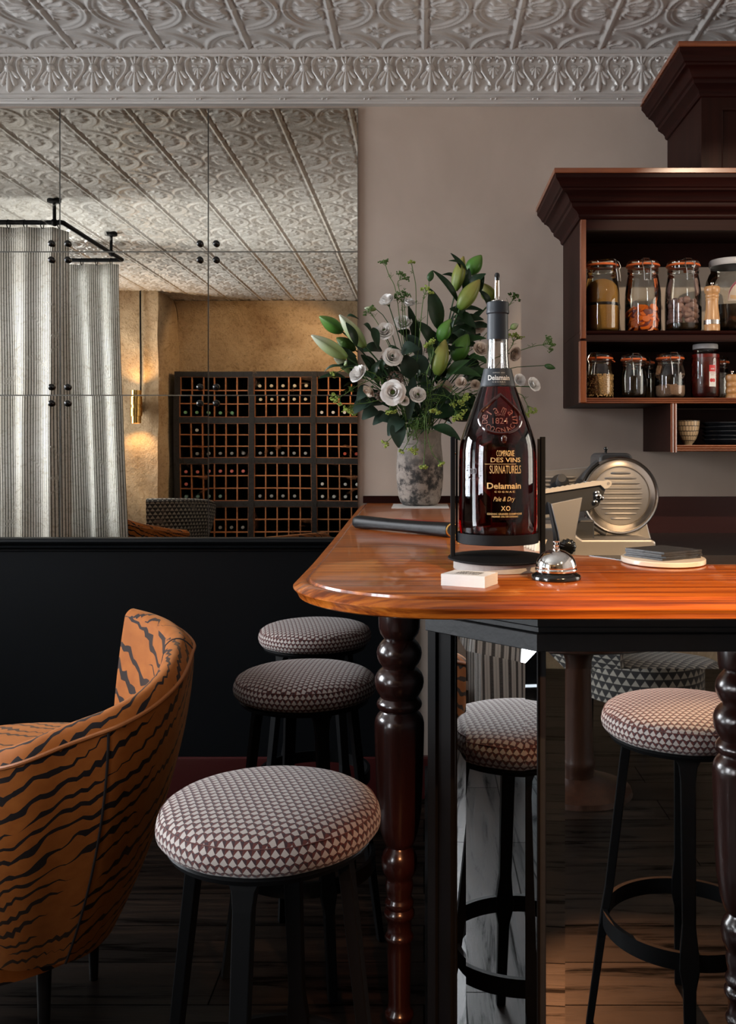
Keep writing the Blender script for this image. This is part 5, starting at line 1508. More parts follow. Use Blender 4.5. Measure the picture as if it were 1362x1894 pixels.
# embossed seal on the shoulder: teardrop ring, drip and raised words
def seal_pt(x, y, lift):
    z = bz(y); R = Rb(z) + lift
    a = FR + (x / BS) / R
    return Vector((BXc + R * math.cos(a), BYc + R * math.sin(a), z))
out = []
for k in range(64):
    t = 2 * PI * k / 64
    x = 40.5 * math.cos(t); y = 776 - 27 * math.sin(t)
    d = abs(((t - PI / 2 + PI) % (2 * PI)) - PI)
    if d < 0.75: y -= 17 * (1 - d / 0.75) ** 1.5
    out.append((x + 1, y))
sm = MB().tube([seal_pt(x, y, 0.0010) for (x, y) in out], 0.0030, 8, True)
sm.ball(seal_pt(6, 813, 0.001), 0.006, (0.8, 0.4, 1.2))
seal_o = part('seal', sm, M['seal'], cog, 'embossed wax-like seal on the shoulder')
def seal_text(s, rx, ry, a0, a1, h, w, cy=778):
    n = len(s)
    for k, ch in enumerate(s):
        t = a0 + (a1 - a0) * (k + 0.5) / n
        vs, fs = fit(ch, w * (0.28 if ch in 'lI1i' else 1), h)
        up = 1 if a0 > a1 else -1
        rot = math.atan2(math.sin(t) * ry, math.cos(t) * rx) - (PI / 2 if up > 0 else -PI / 2)
        mb = MB(); pts = []
        for (x, y) in vs:
            X = rx * math.cos(t) + (x * math.cos(rot) - y * math.sin(rot)) * BS
            Y = cy - (ry * math.sin(t) + (x * math.sin(rot) + y * math.cos(rot)) * BS)
            pts.append((X, Y))
        nv = len(pts)
        vsf = [seal_pt(x, y, 0.0016) for (x, y) in pts]
        mb.add(vsf, fs)
        part('seal_lettering', mb, M['seal_hi'], seal_o, smooth=False)
M['seal_hi'] = simple('raised amber lettering', (0.16, 0.045, 0.028), 0.15, 0, coat=1.0)
seal_text('Delamain', 29, 17, math.radians(205), math.radians(-25), 0.0100, 0.0072)
seal_text('COGNAC', 28, 19, math.radians(208), math.radians(332), 0.0085, 0.0068)
for (s, w, h, yc) in (('1824', 0.0250, 0.0100, 780), ('DEPUIS', 0.0150, 0.0034, 769)):
    vs, fs = fit(s, w, h)
    part('seal_lettering', MB().add([seal_pt(921 - 921 + x * BS, yc - y * BS, 0.0016) for (x, y) in vs], fs), M['seal_hi'], seal_o, smooth=False)

# cradle
cr_ = thing('bottle_cradle', (BXc, BYc, TOPZ), 'black metal bottle stand with two uprights on a pale round base', 'bottle stand')
base = [(0.0, TOPZ), (0.0745, TOPZ), (0.0755, TOPZ + 0.001), (0.0755, TOPZ + 0.0135), (0.0745, TOPZ + 0.0145), (0.0, TOPZ + 0.0145)]
EL = Matrix.Translation((BXc + 0.001, BYc, 0)) @ Matrix.Diagonal((1, 1.22, 1, 1))
part('concrete_base', MB().lathe(base, EL, 64, False), M['concrete'], cr_, 'pale concrete puck', angle=40)
disc = [(0.0, TOPZ + 0.0145), (0.080, TOPZ + 0.0150), (0.0845, TOPZ + 0.0160), (0.0850, TOPZ + 0.0175), (0.0840, TOPZ + 0.0190), (0.060, TOPZ + 0.0225), (0.03, TOPZ + 0.0240), (0.0, TOPZ + 0.0245)]
part('disc', MB().lathe(disc, EL, 72, False), M['matte_black'], cr_, angle=40)
for s in (-1, 1):
    x = BXc + s * 0.0755
    part('upright', MB().box(x - 0.0038, x + 0.0038, BYc - 0.009, BYc + 0.009, TOPZ + 0.018, bz(808)), M['matte_black'], cr_, smooth=False, bevel=0.0008)
    x2 = BXc + s * 0.0690
    part('pivot_bar', MB().box(x2 - 0.0016, x2 + 0.0016, BYc - 0.006, BYc + 0.006, bz(1000), bz(812)), M['matte_black'], cr_, smooth=False)
    part('pivot_pin', MB().tube([(x, BYc, bz(838)), (x2, BYc, bz(838))], 0.003, 10), M['chrome'], cr_, 'small metal pivot pin')
part('cradle_ring', MB().lathe([(0.0, bz(991)), (0.0655, bz(991)), (0.0655, bz(984)), (0.0685, bz(984)), (0.0685, bz(1002)), (0.066, bz(1003)), (0.0, bz(1003))], (BXc, BYc, 0), 64, False), M['matte_black'], cr_, angle=40)

# ------------------------------------------------------------------ service bell
bp = pz(1029, 1071.5, TOPZ)
bell = thing('service_bell', (bp.x, bp.y, TOPZ), 'chrome service bell with a black base on the counter', 'bell')
part('base', MB().lathe([(0.0, 0.0), (0.0365, 0.0), (0.0378, 0.0015), (0.0378, 0.005), (0.0365, 0.0075), (0.031, 0.0105), (0.0295, 0.0125), (0.0, 0.0125)], (bp.x, bp.y, TOPZ), 48, False), M['gloss_black'], bell, angle=40)
dome = [(0.0300, 0.0128), (0.0318, 0.0128), (0.0324, 0.0150), (0.0318, 0.0172), (0.0308, 0.0180), (0.0311, 0.0195)]
for k in range(1, 13):
    a = (PI / 2) * k / 12
    dome.append((0.0309 * math.cos(a) ** 0.92 if k < 12 else 0.0, 0.0195 + 0.0265 * math.sin(a)))
part('dome', MB().lathe(dome, (bp.x, bp.y, TOPZ), 56, False), M['chrome'], bell, angle=50)
part('button', MB().lathe([(0.0052, 0.045), (0.0055, 0.0475), (0.0036, 0.049), (0.0044, 0.0505), (0.0044, 0.0525), (0.0022, 0.0535), (0.0022, 0.0565), (0.0052, 0.0570), (0.0054, 0.0585), (0.0, 0.0592)], (bp.x, bp.y, TOPZ), 24, False), M['chrome'], bell, angle=40)

# ------------------------------------------------------------------ stack of business cards
A0 = pz(816, 1082.5, TOPZ); B0 = pz(897, 1088, TOPZ); C0 = pz(929, 1079, TOPZ)
ex = (B0 - A0); W_ = ex.length; ex.normalize(); ey = Vector((-ex.y, ex.x, 0)); D_ = 0.052
ang = math.atan2(ex.y, ex.x)
cc = A0 + ex * W_ / 2 + ey * D_ / 2
rnd = random.Random(2)
NC = 10; TC = 0.0168 / NC
names = ['lowest', 'second lowest', 'third lowest', 'fourth lowest', 'fifth lowest', 'fifth from the top', 'fourth from the top', 'third from the top', 'second from the top']
c0_ = solo('business_card', MB().box(-W_ / 2, W_ / 2, -D_ / 2, D_ / 2, 0.00004, TC - 0.00004), M['white_card'], (0, 0, 0), 'lowest white business card of the stack on the counter', 'card', 'stack of white cards', smooth=False)
c0_.location = (cc.x, cc.y, TOPZ); c0_.rotation_euler = (0, 0, ang)
for k in range(1, NC - 1):
    dup(c0_, (cc.x + rnd.uniform(-1, 1) * 0.00015, cc.y + rnd.uniform(-1, 1) * 0.00015, TOPZ + k * TC), (0, 0, ang + rnd.uniform(-0.002, 0.002)), names[k] + ' white business card of the stack on the counter')
tc = thing('business_card', (cc.x, cc.y, TOPZ + (NC - 1) * TC), 'top white business card with black printed lettering', 'card', 'stack of white cards')
og = Vector((cc.x, cc.y, TOPZ + (NC - 1) * TC))
Mc = Matrix.Translation(og + Vector((0, 0, TC / 2))) @ Matrix.Rotation(ang, 4, 'Z')
cardp = part('card', MB().xbox(Mc, W_, D_, TC - 0.0001), M['white_card'], tc, smooth=False)
for (s, w, h, y) in (('COMPAGNIE', 0.036, 0.008, 0.0105), ('DES VINS', 0.038, 0.007, 0.0015), ('SURNATURELS', 0.038, 0.010, -0.0085)):
    vs, fs = fit(s, w, h, bold=0.02)
    mt = Matrix.Translation(og + Vector((0, 0, TC + 0.0001))) @ Matrix.Rotation(ang, 4, 'Z')
    part('lettering', MB().add([mt @ Vector((x, yy + y, 0)) for (x, yy) in vs], fs), M['ink'], cardp, smooth=False)

# ------------------------------------------------------------------ marble board with slates
mpv = pz(1217, 1036, TOPZ)
mbx, mby = mpv.x, 1.662
solo('marble_board', MB().lathe([(0.0, 0.0), (0.070, 0.0), (0.0715, 0.0012), (0.0715, 0.0075), (0.0705, 0.0088), (0.0, 0.0088)], Matrix.Translation((mbx, mby, TOPZ + 0.0012)) @ Matrix.Diagonal((1, 1.25, 1, 1)), 64, False), M['marble'], (mbx, mby, TOPZ + 0.0012), 'round cream marble board on the counter by the stone inlay', 'board', angle=40)
def slate_mesh():
    mb = MB(); rnd = random.Random(8)
    pts = []
    for (x, y, dx, dy) in ((-0.046, -0.046, 0.0092, 0), (0.046, -0.046, 0, 0.0092), (0.046, 0.046, -0.0092, 0), (-0.046, 0.046, 0, -0.0092)):
        for k in range(10): pts.append((x + dx * k + rnd.uniform(-0.0006, 0.0006), y + dy * k + rnd.uniform(-0.0006, 0.0006)))
    return mb.prism(pts, 0.0001, 0.0034)
sl0 = solo('slate_coaster', slate_mesh(), M['slate'], (0, 0, 0), 'bottom black slate square on the marble board', 'slate', 'black slates on the marble board', smooth=False)
sl0.location = (mbx - 0.001, mby, TOPZ + 0.0102); sl0.rotation_euler = (0, 0, 0.55)
for k, nme in enumerate(('second black slate square from the bottom of the pile', 'third black slate square from the bottom of the pile', 'topmost black slate square of the pile')):
    dup(sl0, (mbx + [0.002, 0.0, 0.001][k], mby + [0.001, -0.001, 0.001][k], TOPZ + 0.0102 + 0.0036 * (k + 1)), (0, 0, 0.55 + [0.05, -0.04, 0.02][k]), nme)

# ------------------------------------------------------------------ long black case and red rod
a_ = pz(662, 977, TOPZ); b_ = pz(838, 994, TOPZ)
dirv = (b_ - a_).normalized(); Lc = (b_ - a_).length
lc_ = thing('leather_case', (a_.x, a_.y, TOPZ), 'long black leather case lying on the counter behind the bottle', 'case')
mb = MB()
def secp(t):
    w = 0.020 if t > 0.06 else 0.020 * math.sqrt(max(0.0, 1 - ((0.06 - t) / 0.06) ** 2)) * 0.9 + 0.002
    h = 0.0165 * (1 - 0.16 * math.sin(PI * min(1, max(0, (t - 0.05) / 0.9)))) if t > 0.06 else 0.0165 * math.sqrt(max(0.0, 1 - ((0.06 - t) / 0.06) ** 2)) * 0.9 + 0.0015
    return w, h
N_ = 40; nr = 20; vs = []
side = Vector((-dirv.y, dirv.x, 0))
for i in range(N_ + 1):
    t = i / N_; w, h = secp(t)
    c = a_ + dirv * (Lc * (t * 1.02 - 0.03)) + Vector((0, 0, 0.0165))
    for k in range(nr):
        a = 2 * PI * k / nr
        cx_, sx_ = math.cos(a), math.sin(a)
        p = c + side * (w * math.copysign(abs(cx_) ** 0.7, cx_)) + Vector((0, 0, h * math.copysign(abs(sx_) ** 0.7, sx_)))
        vs.append(p)
mb.add(vs, [(i * nr + k, i * nr + (k + 1) % nr, (i + 1) * nr + (k + 1) % nr, (i + 1) * nr + k) for i in range(N_) for k in range(nr)] + [tuple(range(nr))[::-1], tuple(N_ * nr + k for k in range(nr))])
part('body', mb, M['leather'], lc_, angle=60)
e0 = a_ + dirv * (Lc * 0.992) + Vector((0, 0, 0.0165))
part('end_ring', MB().tube([e0 + side * (0.0175 * math.cos(t)) + Vector((0, 0, 0.014 * math.sin(t))) for t in [2 * PI * k / 28 for k in range(28)]], 0.0022, 8, True), M['brass'], lc_, 'brass coloured end ring')
r1 = pz(730, 967, TOPZ) ; r2 = pz(850, 976, TOPZ)
solo('red_rod', MB().tube([r1 + Vector((0, 0, 0.0062)), r1 + (r2 - r1) * 0.02 + Vector((0, 0, 0.0062)), r2 + Vector((0, 0, 0.0062))], [0.004, 0.006, 0.006], 12), M['dark_red'], (r1.x, r1.y, TOPZ), 'slim dark red rod lying behind the long black case', 'rod')

# folded paper napkins at the inner edge of the counter
nb = None
for k in range(5):
    mb = None
    loc = pz(978 + 5 * k, 1012 + 2.2 * k, TOPZ)
    rot = (math.radians(58), 0, math.radians(-35))
    lab_ = ['first fanned cream paper napkin, nearest the bottle stand', 'second fanned cream paper napkin from the stand', 'middle fanned cream paper napkin', 'fourth fanned cream paper napkin from the stand', 'last fanned cream paper napkin, nearest the bell'][k]
    if nb is None:
        nb = solo('paper_napkin', MB().grid(lambda u, v: (-0.002 + 0.004 * u * v, 0.026 * v, 0.004 * math.sin(v * 2.5)), 2, 8).grid(lambda u, v: ((u - 0.5) * 0.022, 0.026 * v, 0.004 * math.sin(v * 2.5)), 4, 8), M['napkin'], (0, 0, 0), lab_, 'napkin', 'fanned paper napkins', solid=0.0006)
        nb.location = loc; nb.rotation_euler = rot
    else:
        dup(nb, loc, rot, lab_)

# ------------------------------------------------------------------ meat slicer
sl = thing('meat_slicer', (0.55, 2.75, 0.975), 'steel meat slicer with a round ribbed blade guard behind the counter', 'slicer')
def poly_px(pts, D, th, m_=None):
    q = [px(x, y, D) for (x, y) in pts]
    n = len(q)
    return MB().add([tuple(p) for p in q] + [(p.x, p.y + th, p.z) for p in q], [tuple(range(n)), tuple(range(n, 2 * n))[::-1]] + [(i, n + i, n + (i + 1) % n, (i + 1) % n) for i in range(n)])
DS = 2.74
part('base', poly_px([(984, 1035), (984, 978), (1062, 976), (1066, 990), (1078, 998), (1206, 998), (1214, 1002), (1214, 1035)], 2.62, 0.36), M['alu'], sl, smooth=False, bevel=0.006)
for (x) in (1000, 1195):
    p = px(x, 1030, 2.70)
    part('foot', MB().lathe([(0.016, 0.975), (0.016, p.z + 0.004)], (p.x, 2.72, 0), 16), M['gloss_black'], sl)
part('gauge_housing', poly_px([(1088, 998), (1100, 962), (1150, 955), (1196, 962), (1204, 992), (1206, 998)], 2.76, 0.16), M['alu'], sl, smooth=False, bevel=0.004)
part('motor_cover', poly_px([(1109, 868), (1110, 846), (1113, 840), (1119, 838), (1160, 838), (1167, 840), (1171, 846), (1173, 868)], 2.775, 0.16), M['grey_plastic'], sl, smooth=False, bevel=0.006)
kp = px(1121, 838, 2.83)
part('sharpener_knob', MB().lathe([(0.004, kp.z), (0.004, kp.z + 0.008), (0.0065, kp.z + 0.012), (0.0055, kp.z + 0.017), (0, kp.z + 0.019)], (kp.x, kp.y, 0), 14, False), M['gloss_black'], sl)
gc = px(1148, 917, DS); s2 = DS / F
RM = Matrix.Translation(gc) @ Matrix.Rotation(PI / 2, 4, 'X')      # lathe axis towards the camera
part('blade_guard', MB().lathe([(72 * s2, -0.030), (72.5 * s2, -0.010), (71.5 * s2, 0.000), (69.5 * s2, 0.004), (67.0 * s2, 0.002), (66.5 * s2, -0.002), (55.5 * s2, 0.003), (54 * s2, 0.003), (53.5 * s2, -0.001)], RM, 72, False), M['chrome_soft'] if 'chrome_soft' in M else M['steel'], sl, 'polished round guard ring', angle=35)
bplate = part('blade_plate', MB().lathe([(54.2 * s2, 0.0005), (50 * s2, 0.0030), (0, 0.0045)], RM, 64, False), M['alu'], sl, 'ribbed round plate')
part('guard_back', MB().lathe([(72 * s2, -0.030), (0, -0.030)], RM, 64, False), M['steel'], sl)
rb = MB()
for k in range(10):
    y = -42 + 84 * k / 9
    half = math.sqrt(max(0, 47 ** 2 - y ** 2)) * 0.88
    if abs(half) < 8: half = 15
    P = [gc + Vector((half * s2 * t, -0.0045, -y * s2)) for t in (-1, -0.9, -0.5, 0, 0.5, 0.9, 1)]
    rb.tube(P, [0.0008, 0.0028, 0.0036, 0.0038, 0.0036, 0.0028, 0.0008], 8)
part('plate_ribs', rb, M['alu'], bplate)
for (a0, a1) in ((2.15, 2.75), (3.75, 4.35)):
    part('guard_clip', MB().tube([gc + Vector((76 * s2 * math.cos(a0 + (a1 - a0) * k / 8), 0.0, 76 * s2 * math.sin(a0 + (a1 - a0) * k / 8))) for k in range(9)], 0.006, 8), M['grey_plastic'], sl)
# gauge plate at the left with ribs
gpl = part('gauge_plate', poly_px([(978, 873), (1094, 863), (1104, 880), (1082, 915), (1082, 962), (978, 962)], 2.80, 0.014), M['alu'], sl, smooth=False, bevel=0.002)
rb = MB()
for y in (883, 890, 897.5, 904):
    rb.tube([px(978, y, 2.797), px(1060, y, 2.797), px(1066, y, 2.799)], [0.004, 0.004, 0.001], 8)
part('gauge_ribs', rb, M['alu'], gpl)
# pusher knob
k0 = px(1036, 894, 2.79); k1 = px(1040, 884, 2.66)
part('pusher_flange', MB().lathe([(17 * 2.79 / F, -0.004), (17 * 2.79 / F, 0.004), (0, 0.005)], Matrix.Translation(k0) @ Matrix.Rotation(PI / 2, 4, 'X'), 32), M['grey_plastic'], sl)
part('pusher_knob', MB().tube([k0, k0 + (k1 - k0) * 0.9, k1], [0.0125, 0.0135, 0.0115], 20), M['grey_plastic'], sl)
# carriage arm
DA = 2.52
part('carriage_arm', poly_px([(980, 912), (1100, 890), (1117, 896), (1121, 905), (1108, 935), (1090, 945), (1030, 950), (980, 955)], DA, 0.035), M['grey_plastic'], sl, smooth=False, bevel=0.002)
strip = [(980, 911)]
for k in range(26):
    x = 982 + 4.6 * k
    strip.append((x, 910 - (x - 980) * 0.165 - (1.2 if k % 2 else 0)))
strip += [(1117, 889.5), (1125, 887.5), (1131, 890), (1132.5, 894.5), (1130, 899), (1124, 903.5), (1119, 904), (1112, 897), (980, 917)]
part('toothed_strip', poly_px(strip, DA - 0.012, 0.010), M['ivory'], sl, 'pale toothed strip', smooth=False)
part('strip_hole', MB().lathe([(0.0036, -0.0005), (0.0036, 0.0012), (0, 0.0012)], Matrix.Translation(px(1126, 894, DA - 0.0125)) @ Matrix.Rotation(PI / 2, 4, 'X'), 16), M['alu'], sl)
for (x, y, r) in ((1107, 917, 6.5), (1113, 921, 5), (1102, 928, 4.5), (1105, 911, 5)):
    part('clamp_screw', MB().ball(px(x, y, DA - 0.01), r * DA / F), M['chrome'], sl)
part('carriage_bracket', poly_px([(1020, 932), (1078, 920), (1066, 985), (1064.5, 1000), (1065.5, 1035), (1036, 1035), (1035, 1000), (1033, 985)], 2.46, 0.012), M['alu'], sl, 'flared grey steel bracket', smooth=False, bevel=0.0015)
part('bracket_side', poly_px([(1017, 930), (1021, 931), (1036, 986), (1036, 1035), (1031, 1035), (1029, 990)], 2.472, 0.06), M['grey_plastic'], sl, smooth=False)
kb = px(1051, 1011, 2.44)
part('lobed_knob', MB().lathe([(0.0195, -0.016), (0.0205, -0.010), (0.0205, 0.004), (0.018, 0.009), (0.010, 0.012), (0, 0.0125)], Matrix.Translation(kb) @ Matrix.Rotation(PI / 2, 4, 'X'), 64, False, None, 0, lambda a, z: 1 + 0.05 * math.cos(a * 12)), M['gloss_black'], sl, angle=60)
part('control_box', poly_px([(1060, 1000), (1060, 962), (1100, 962), (1100, 1000)], 2.66, 0.1), M['grey_plastic'], sl, smooth=False, bevel=0.004)
# ------------------------------------------------------------------ vase and bouquet
VX, VY, VZ = -0.016, 3.318, TOPZ + 0.0022
sv = 527.0
cardq = [pz(722, 941.5, TOPZ), pz(830, 941.5, TOPZ)]
solo('paper_card', MB().box(-0.1105, 0.0835, VY - 0.158 + 0.012, VY + 0.085, TOPZ + 0.0002, TOPZ + 0.0020), M['white_card'], (-0.0135, VY, TOPZ), 'thin white card lying under the clay vase', 'card', smooth=False)
vp = [(0.0, 0.0), (0.052, 0.0), (0.060, 0.003), (0.068, 0.012), (0.074, 0.03), (0.078, 0.06), (0.0815, 0.10), (0.0815, 0.14), (0.079, 0.18), (0.076, 0.215), (0.0755, 0.240), (0.0770, 0.255), (0.0775, 0.2605), (0.0755, 0.2635), (0.0715, 0.262), (0.070, 0.25), (0.070, 0.05), (0.0, 0.04)]
solo('clay_vase', MB().lathe(vp, (VX, VY, VZ), 56, False, rad=lambda a, z: 1 + 0.012 * math.sin(2 * a + z * 18) + 0.008 * math.sin(3 * a + 1)), M['vase'], (VX, VY, VZ), 'weathered grey clay vase holding the bouquet on the counter end', 'vase', angle=60)
MOUTH = Vector((VX, VY, VZ + 0.25))
rb_ = random.Random(5)
def frame(d):
    d = Vector(d).normalized()
    return d.to_track_quat('Z', 'Y').to_matrix().to_4x4()
def stem_curve(end, seed, n=12, start=None):
    r = random.Random(seed)
    a = start or (MOUTH + Vector((r.uniform(-0.045, 0.045), r.uniform(-0.045, 0.045), -0.05)))
    e = Vector(end)
    m = a + (e - a) * 0.5 + Vector((0, 0, 0.28 * abs(e.x - a.x) + 0.02))
    m.x = a.x + (e.x - a.x) * 0.36
    return [a * (1 - t) ** 2 + m * 2 * t * (1 - t) + e * t * t for t in [k / n for k in range(n + 1)]]
def leaf(mb, b, t, w, sag=0.02, up=Vector((0, -0.75, 0.55)), fold=0.25, n=10):
    b = Vector(b); t = Vector(t)
    d = (t - b); L = d.length
    sd = d.cross(up)
    if sd.length < 1e-5: sd = Vector((1, 0, 0))
    sd.normalize(); nr = sd.cross(d).normalized()
    def f(u, v):
        x = (u - 0.5) * 2
        ww = w * 0.5 * math.sin(PI * min(1, v * 0.96 + 0.02)) ** 0.75 * (1 - 0.25 * v)
        return b + d * v + sd * (x * ww) + nr * (abs(x) * ww * fold + sag * math.sin(PI * v)) + Vector((0, 0, -sag * v * v * 0.8))
    mb.grid(f, 4, n)
    return mb
def bud_mesh(L, w, n=24):
    pr = []
    for k in range(15):
        t = k / 14
        r = w * (math.sin(PI * (t * 0.93 + 0.05) ** 0.85)) ** 0.8
        pr.append((max(r, 0.0008), L * t))
    return MB().lathe(pr, None, n, True, lambda i, k: (k / n, i / 14), 0, lambda a, z: 1 + 0.10 * math.cos(3 * a) + 0.035 * math.cos(6 * a + 1))
def put(mb, Mx):
    mb.v = [tuple(Mx @ Vector(p)) for p in mb.v]
    return mb
def rose_mesh(R, seed, openness=1.0):
    r = random.Random(seed); mb = MB()
    for (n, rr, hh, fl) in ((3, 0.30, 0.80, 0.1), (4, 0.52, 0.82, 0.18), (5, 0.78, 0.74, 0.30), (6, 1.0, 0.56, 0.45)):
        a_off = r.uniform(0, 6)
        for k in range(n):
            a0 = a_off + 2 * PI * k / n + r.uniform(-0.1, 0.1); wa = 1.25 * PI / n + 0.22
            hs = hh * r.uniform(0.92, 1.08); rs = rr * r.uniform(0.93, 1.05)
            ph = r.uniform(0, 6)
            def f(u, v, a0=a0, wa=wa, hs=hs, rs=rs, ph=ph, fl=fl):
                x = (u - 0.5) * 2
                edge = 1 - 0.30 * abs(x) ** 2.4
                vv = v * edge
                a = a0 + x * wa * (0.35 + 0.65 * math.sin(PI * 0.5 * min(1, v * 1.3)))
                rad = R * rs * (0.12 + 0.88 * vv ** 0.65) * (1 - 0.07 * (1 - abs(x))) + R * fl * 0.35 * max(0, vv - 0.75) * 4 * openness
                z = R * hs * 1.25 * vv ** 1.15 - R * fl * 0.45 * max(0, vv - 0.72) ** 1.4 * 6 * openness + R * 0.03 * math.sin(x * 5 + ph) * v
                return Vector((rad * math.cos(a), rad * math.sin(a), z))
            mb.grid(f, 8, 7)
    return mb
def flower(xp, yp, rp, D, label, mat_='white_petal', face=None, seed=1, opn=1.0, centre=True):
    c = px(xp, yp, D); R = rp * D / F * 1.12
    out = Vector((c.x - MOUTH.x, 0, c.z - MOUTH.z)).normalized()
    d = Vector(face).normalized() if face else (out * 0.55 + Vector((0, -1, 0.15))).normalized()
    base = c - d * R * 0.45
    root = thing('white_flower' if mat_ == 'white_petal' else 'blush_flower', base, label, 'flower', 'rose-like flowers in the bouquet')
    Mx = Matrix.Translation(base) @ frame(d)
    part('bloom', put(rose_mesh(R, seed, opn), Mx), M[mat_], root, angle=75)
    if centre: part('flower_centre', MB().ball(base + d * R * 0.62, R * 0.17), M['bud_yellow'], root, 'greenish centre')
    part('sepal', put(MB().lathe([(0.0025, -0.012), (R * 0.22, -R * 0.06), (R * 0.32, R * 0.12)], None, 12, False), Mx), M['leaf_mid'], root)
    part('stem', MB().tube(stem_curve(base - d * 0.008, seed), 0.0019, 6), M['leaf_mid'], root)
    return root
FL = [(727, 726, 20, 3.06, 'largest open white flower facing out at the lower left of the bouquet', 'white_petal', (-0.05, -1, 0.1), 1.1),
      (773, 731, 14, 3.10, 'half-open white flower low at the bouquet centre above the vase', 'white_petal', (0.15, -0.9, 0.35), 0.6),
      (726, 660, 16, 3.11, 'white flower turned sideways just above the mauve floret clump', 'white_petal', (0.35, -0.9, 0.25), 0.9),
      (711, 613, 16, 3.15, 'white flower with a green centre bud at the left of the bouquet', 'white_petal', (-0.1, -0.9, 0.45), 0.8),
      (716, 556, 14, 3.18, 'small cupped white flower highest at the upper left of the bouquet', 'white_petal', (-0.3, -0.6, 0.7), 0.4),
      (663, 692, 17, 3.09, 'white flower at the far left under the pale lily buds', 'white_petal', (-0.6, -0.6, 0.4), 0.7),
      (745, 597, 15, 3.26, 'shaded white flower deep behind the fine dill stalks', 'white_petal', (0, -0.8, 0.5), 0.8),
      (757, 560, 11, 3.29, 'small shaded white flower at the back near the top of the dill', 'white_petal', (0.1, -0.6, 0.8), 0.5),
      (683, 722, 12, 3.10, 'small blush flower seen from behind at the lower left', 'blush_petal', (-0.5, -0.4, -0.6), 0.4),
      (748, 741, 9, 3.08, 'tiny white bloom tucked beside the largest white flower', 'white_petal', (0.2, -0.9, 0.0), 0.4),
      (890, 646, 14, 3.13, 'cream bud flower just left of the clear bottle neck', 'blush_petal', (0.2, -0.8, 0.4), 0.5),
      (883, 603, 14, 3.27, 'blush flower in shade behind the grey bottle capsule', 'blush_petal', (0.1, -0.9, 0.3), 0.9),
      (853, 708, 10, 3.09, 'small cream bud flower near the grey bottle collar', 'blush_petal', (-0.2, -0.9, 0.3), 0.4),
      (823, 716, 13, 3.23, 'dim pinkish flower half hidden by yellow-green umbels', 'blush_petal', (0.1, -0.9, 0.2), 0.8),
      (880, 712, 9, 3.17, 'dim blush bud touching the left of the bottle collar', 'blush_petal', (0.1, -0.9, 0.2), 0.4),
      (953, 655, 12, 3.23, 'blush flower right of the clear bottle neck', 'blush_petal', (0.5, -0.7, -0.3), 0.8),
      (962, 703, 11, 3.15, 'white flower right of the grey bottle collar', 'white_petal', (0.4, -0.8, 0.2), 0.7),
      (988, 711, 12, 3.13, 'outermost white flower at the right edge of the bouquet', 'white_petal', (0.5, -0.8, 0.35), 0.7)]
for i, (x, y, r, D, lab, mt, fc, op) in enumerate(FL):
    flower(x, y, r, D, lab, mt, fc, 30 + i, op, i in (0, 1, 3, 9))
BD = [(642, 662, 576, 620, 13, 3.12, 'bud_white', 'lowest pale green lily bud pointing far left over the mirror'),
      (634, 614, 591, 585, 13, 3.20, 'bud_green', 'bright green lily bud pointing left, above the lowest pale one'),
      (676, 642, 628, 582, 13, 3.16, 'bud_white', 'pale lily bud with a white tip leaning left in front of the mirror edge'),
      (843, 538, 858, 474, 12, 3.20, 'bud_yellow', 'tallest upright yellow-green lily bud at the top of the bouquet'),
      (868, 508, 891, 472, 14, 3.24, 'bud_green', 'green lily bud at the top right beside the tallest bud'),
      (850, 572, 888, 517, 15, 3.16, 'bud_yellow', 'broad yellow-green lily bud leaning right near the bottle spout'),
      (814, 632, 834, 590, 13, 3.18, 'bud_green', 'short green lily bud in the middle of the bouquet'),
      (809, 692, 824, 628, 15, 3.12, 'bud_yellow', 'large yellow-green lily bud hanging tip up in the bouquet centre'),
      (842, 668, 866, 618, 17, 3.24, 'bud_green', 'dull green lily bud behind, left of the bottle neck'),
      (912, 556, 893, 524, 13, 3.28, 'bud_yellow', 'olive lily bud partly hidden behind the bottle spout')]
for i, (x0, y0, x1, y1, w, D, mt, lab) in enumerate(BD):
    b = px(x0, y0, D); t = px(x1, y1, D - 0.02)
    if i == 7: b, t = px(x0, y0 + 2, D), px(x1, y1, D - 0.01)
    root = thing('lily_bud', b, lab, 'lily bud', 'lily buds in the bouquet')
    Mx = Matrix.Translation(b) @ frame(t - b)
    part('bud', put(bud_mesh((t - b).length, w * D / F), Mx), M[mt], root, angle=75)
    part('stem', MB().tube(stem_curve(b, 90 + i), 0.0028, 6), M['leaf_mid'], root)
    r = random.Random(60 + i)
    pts = stem_curve(b, 90 + i)
    for k in range(3):
        p = pts[5 + 2 * k]
        dd = Vector((r.uniform(-1, 1), r.uniform(-0.7, 0.2), r.uniform(-0.1, 0.9))).normalized()
        part('leaf', leaf(MB(), p, p + dd * r.uniform(0.06, 0.11), r.uniform(0.022, 0.034), 0.012), M['leaf_dark'], root, angle=75)
def spray(name, label, leaves, mat_, group, seed):
    """a stem with individually placed leaves: (base px, tip px, width px, depth)"""
    b0 = px(leaves[0][0], leaves[0][1], leaves[0][5])
    root = thing(name, b0, label, 'foliage', group)
    part('stem', MB().tube(stem_curve(b0, seed), 0.0026, 6), M['leaf_dark'], root)
    for (xa, ya, xb, yb, w, D) in leaves:
        lv = leaf(MB(), px(xa, ya, D), px(xb, yb, D - 0.03), w * D / F, 0.014)
        part('leaf', lv, M[mat_], root, angle=75)
G = 'leafy stems in the bouquet'
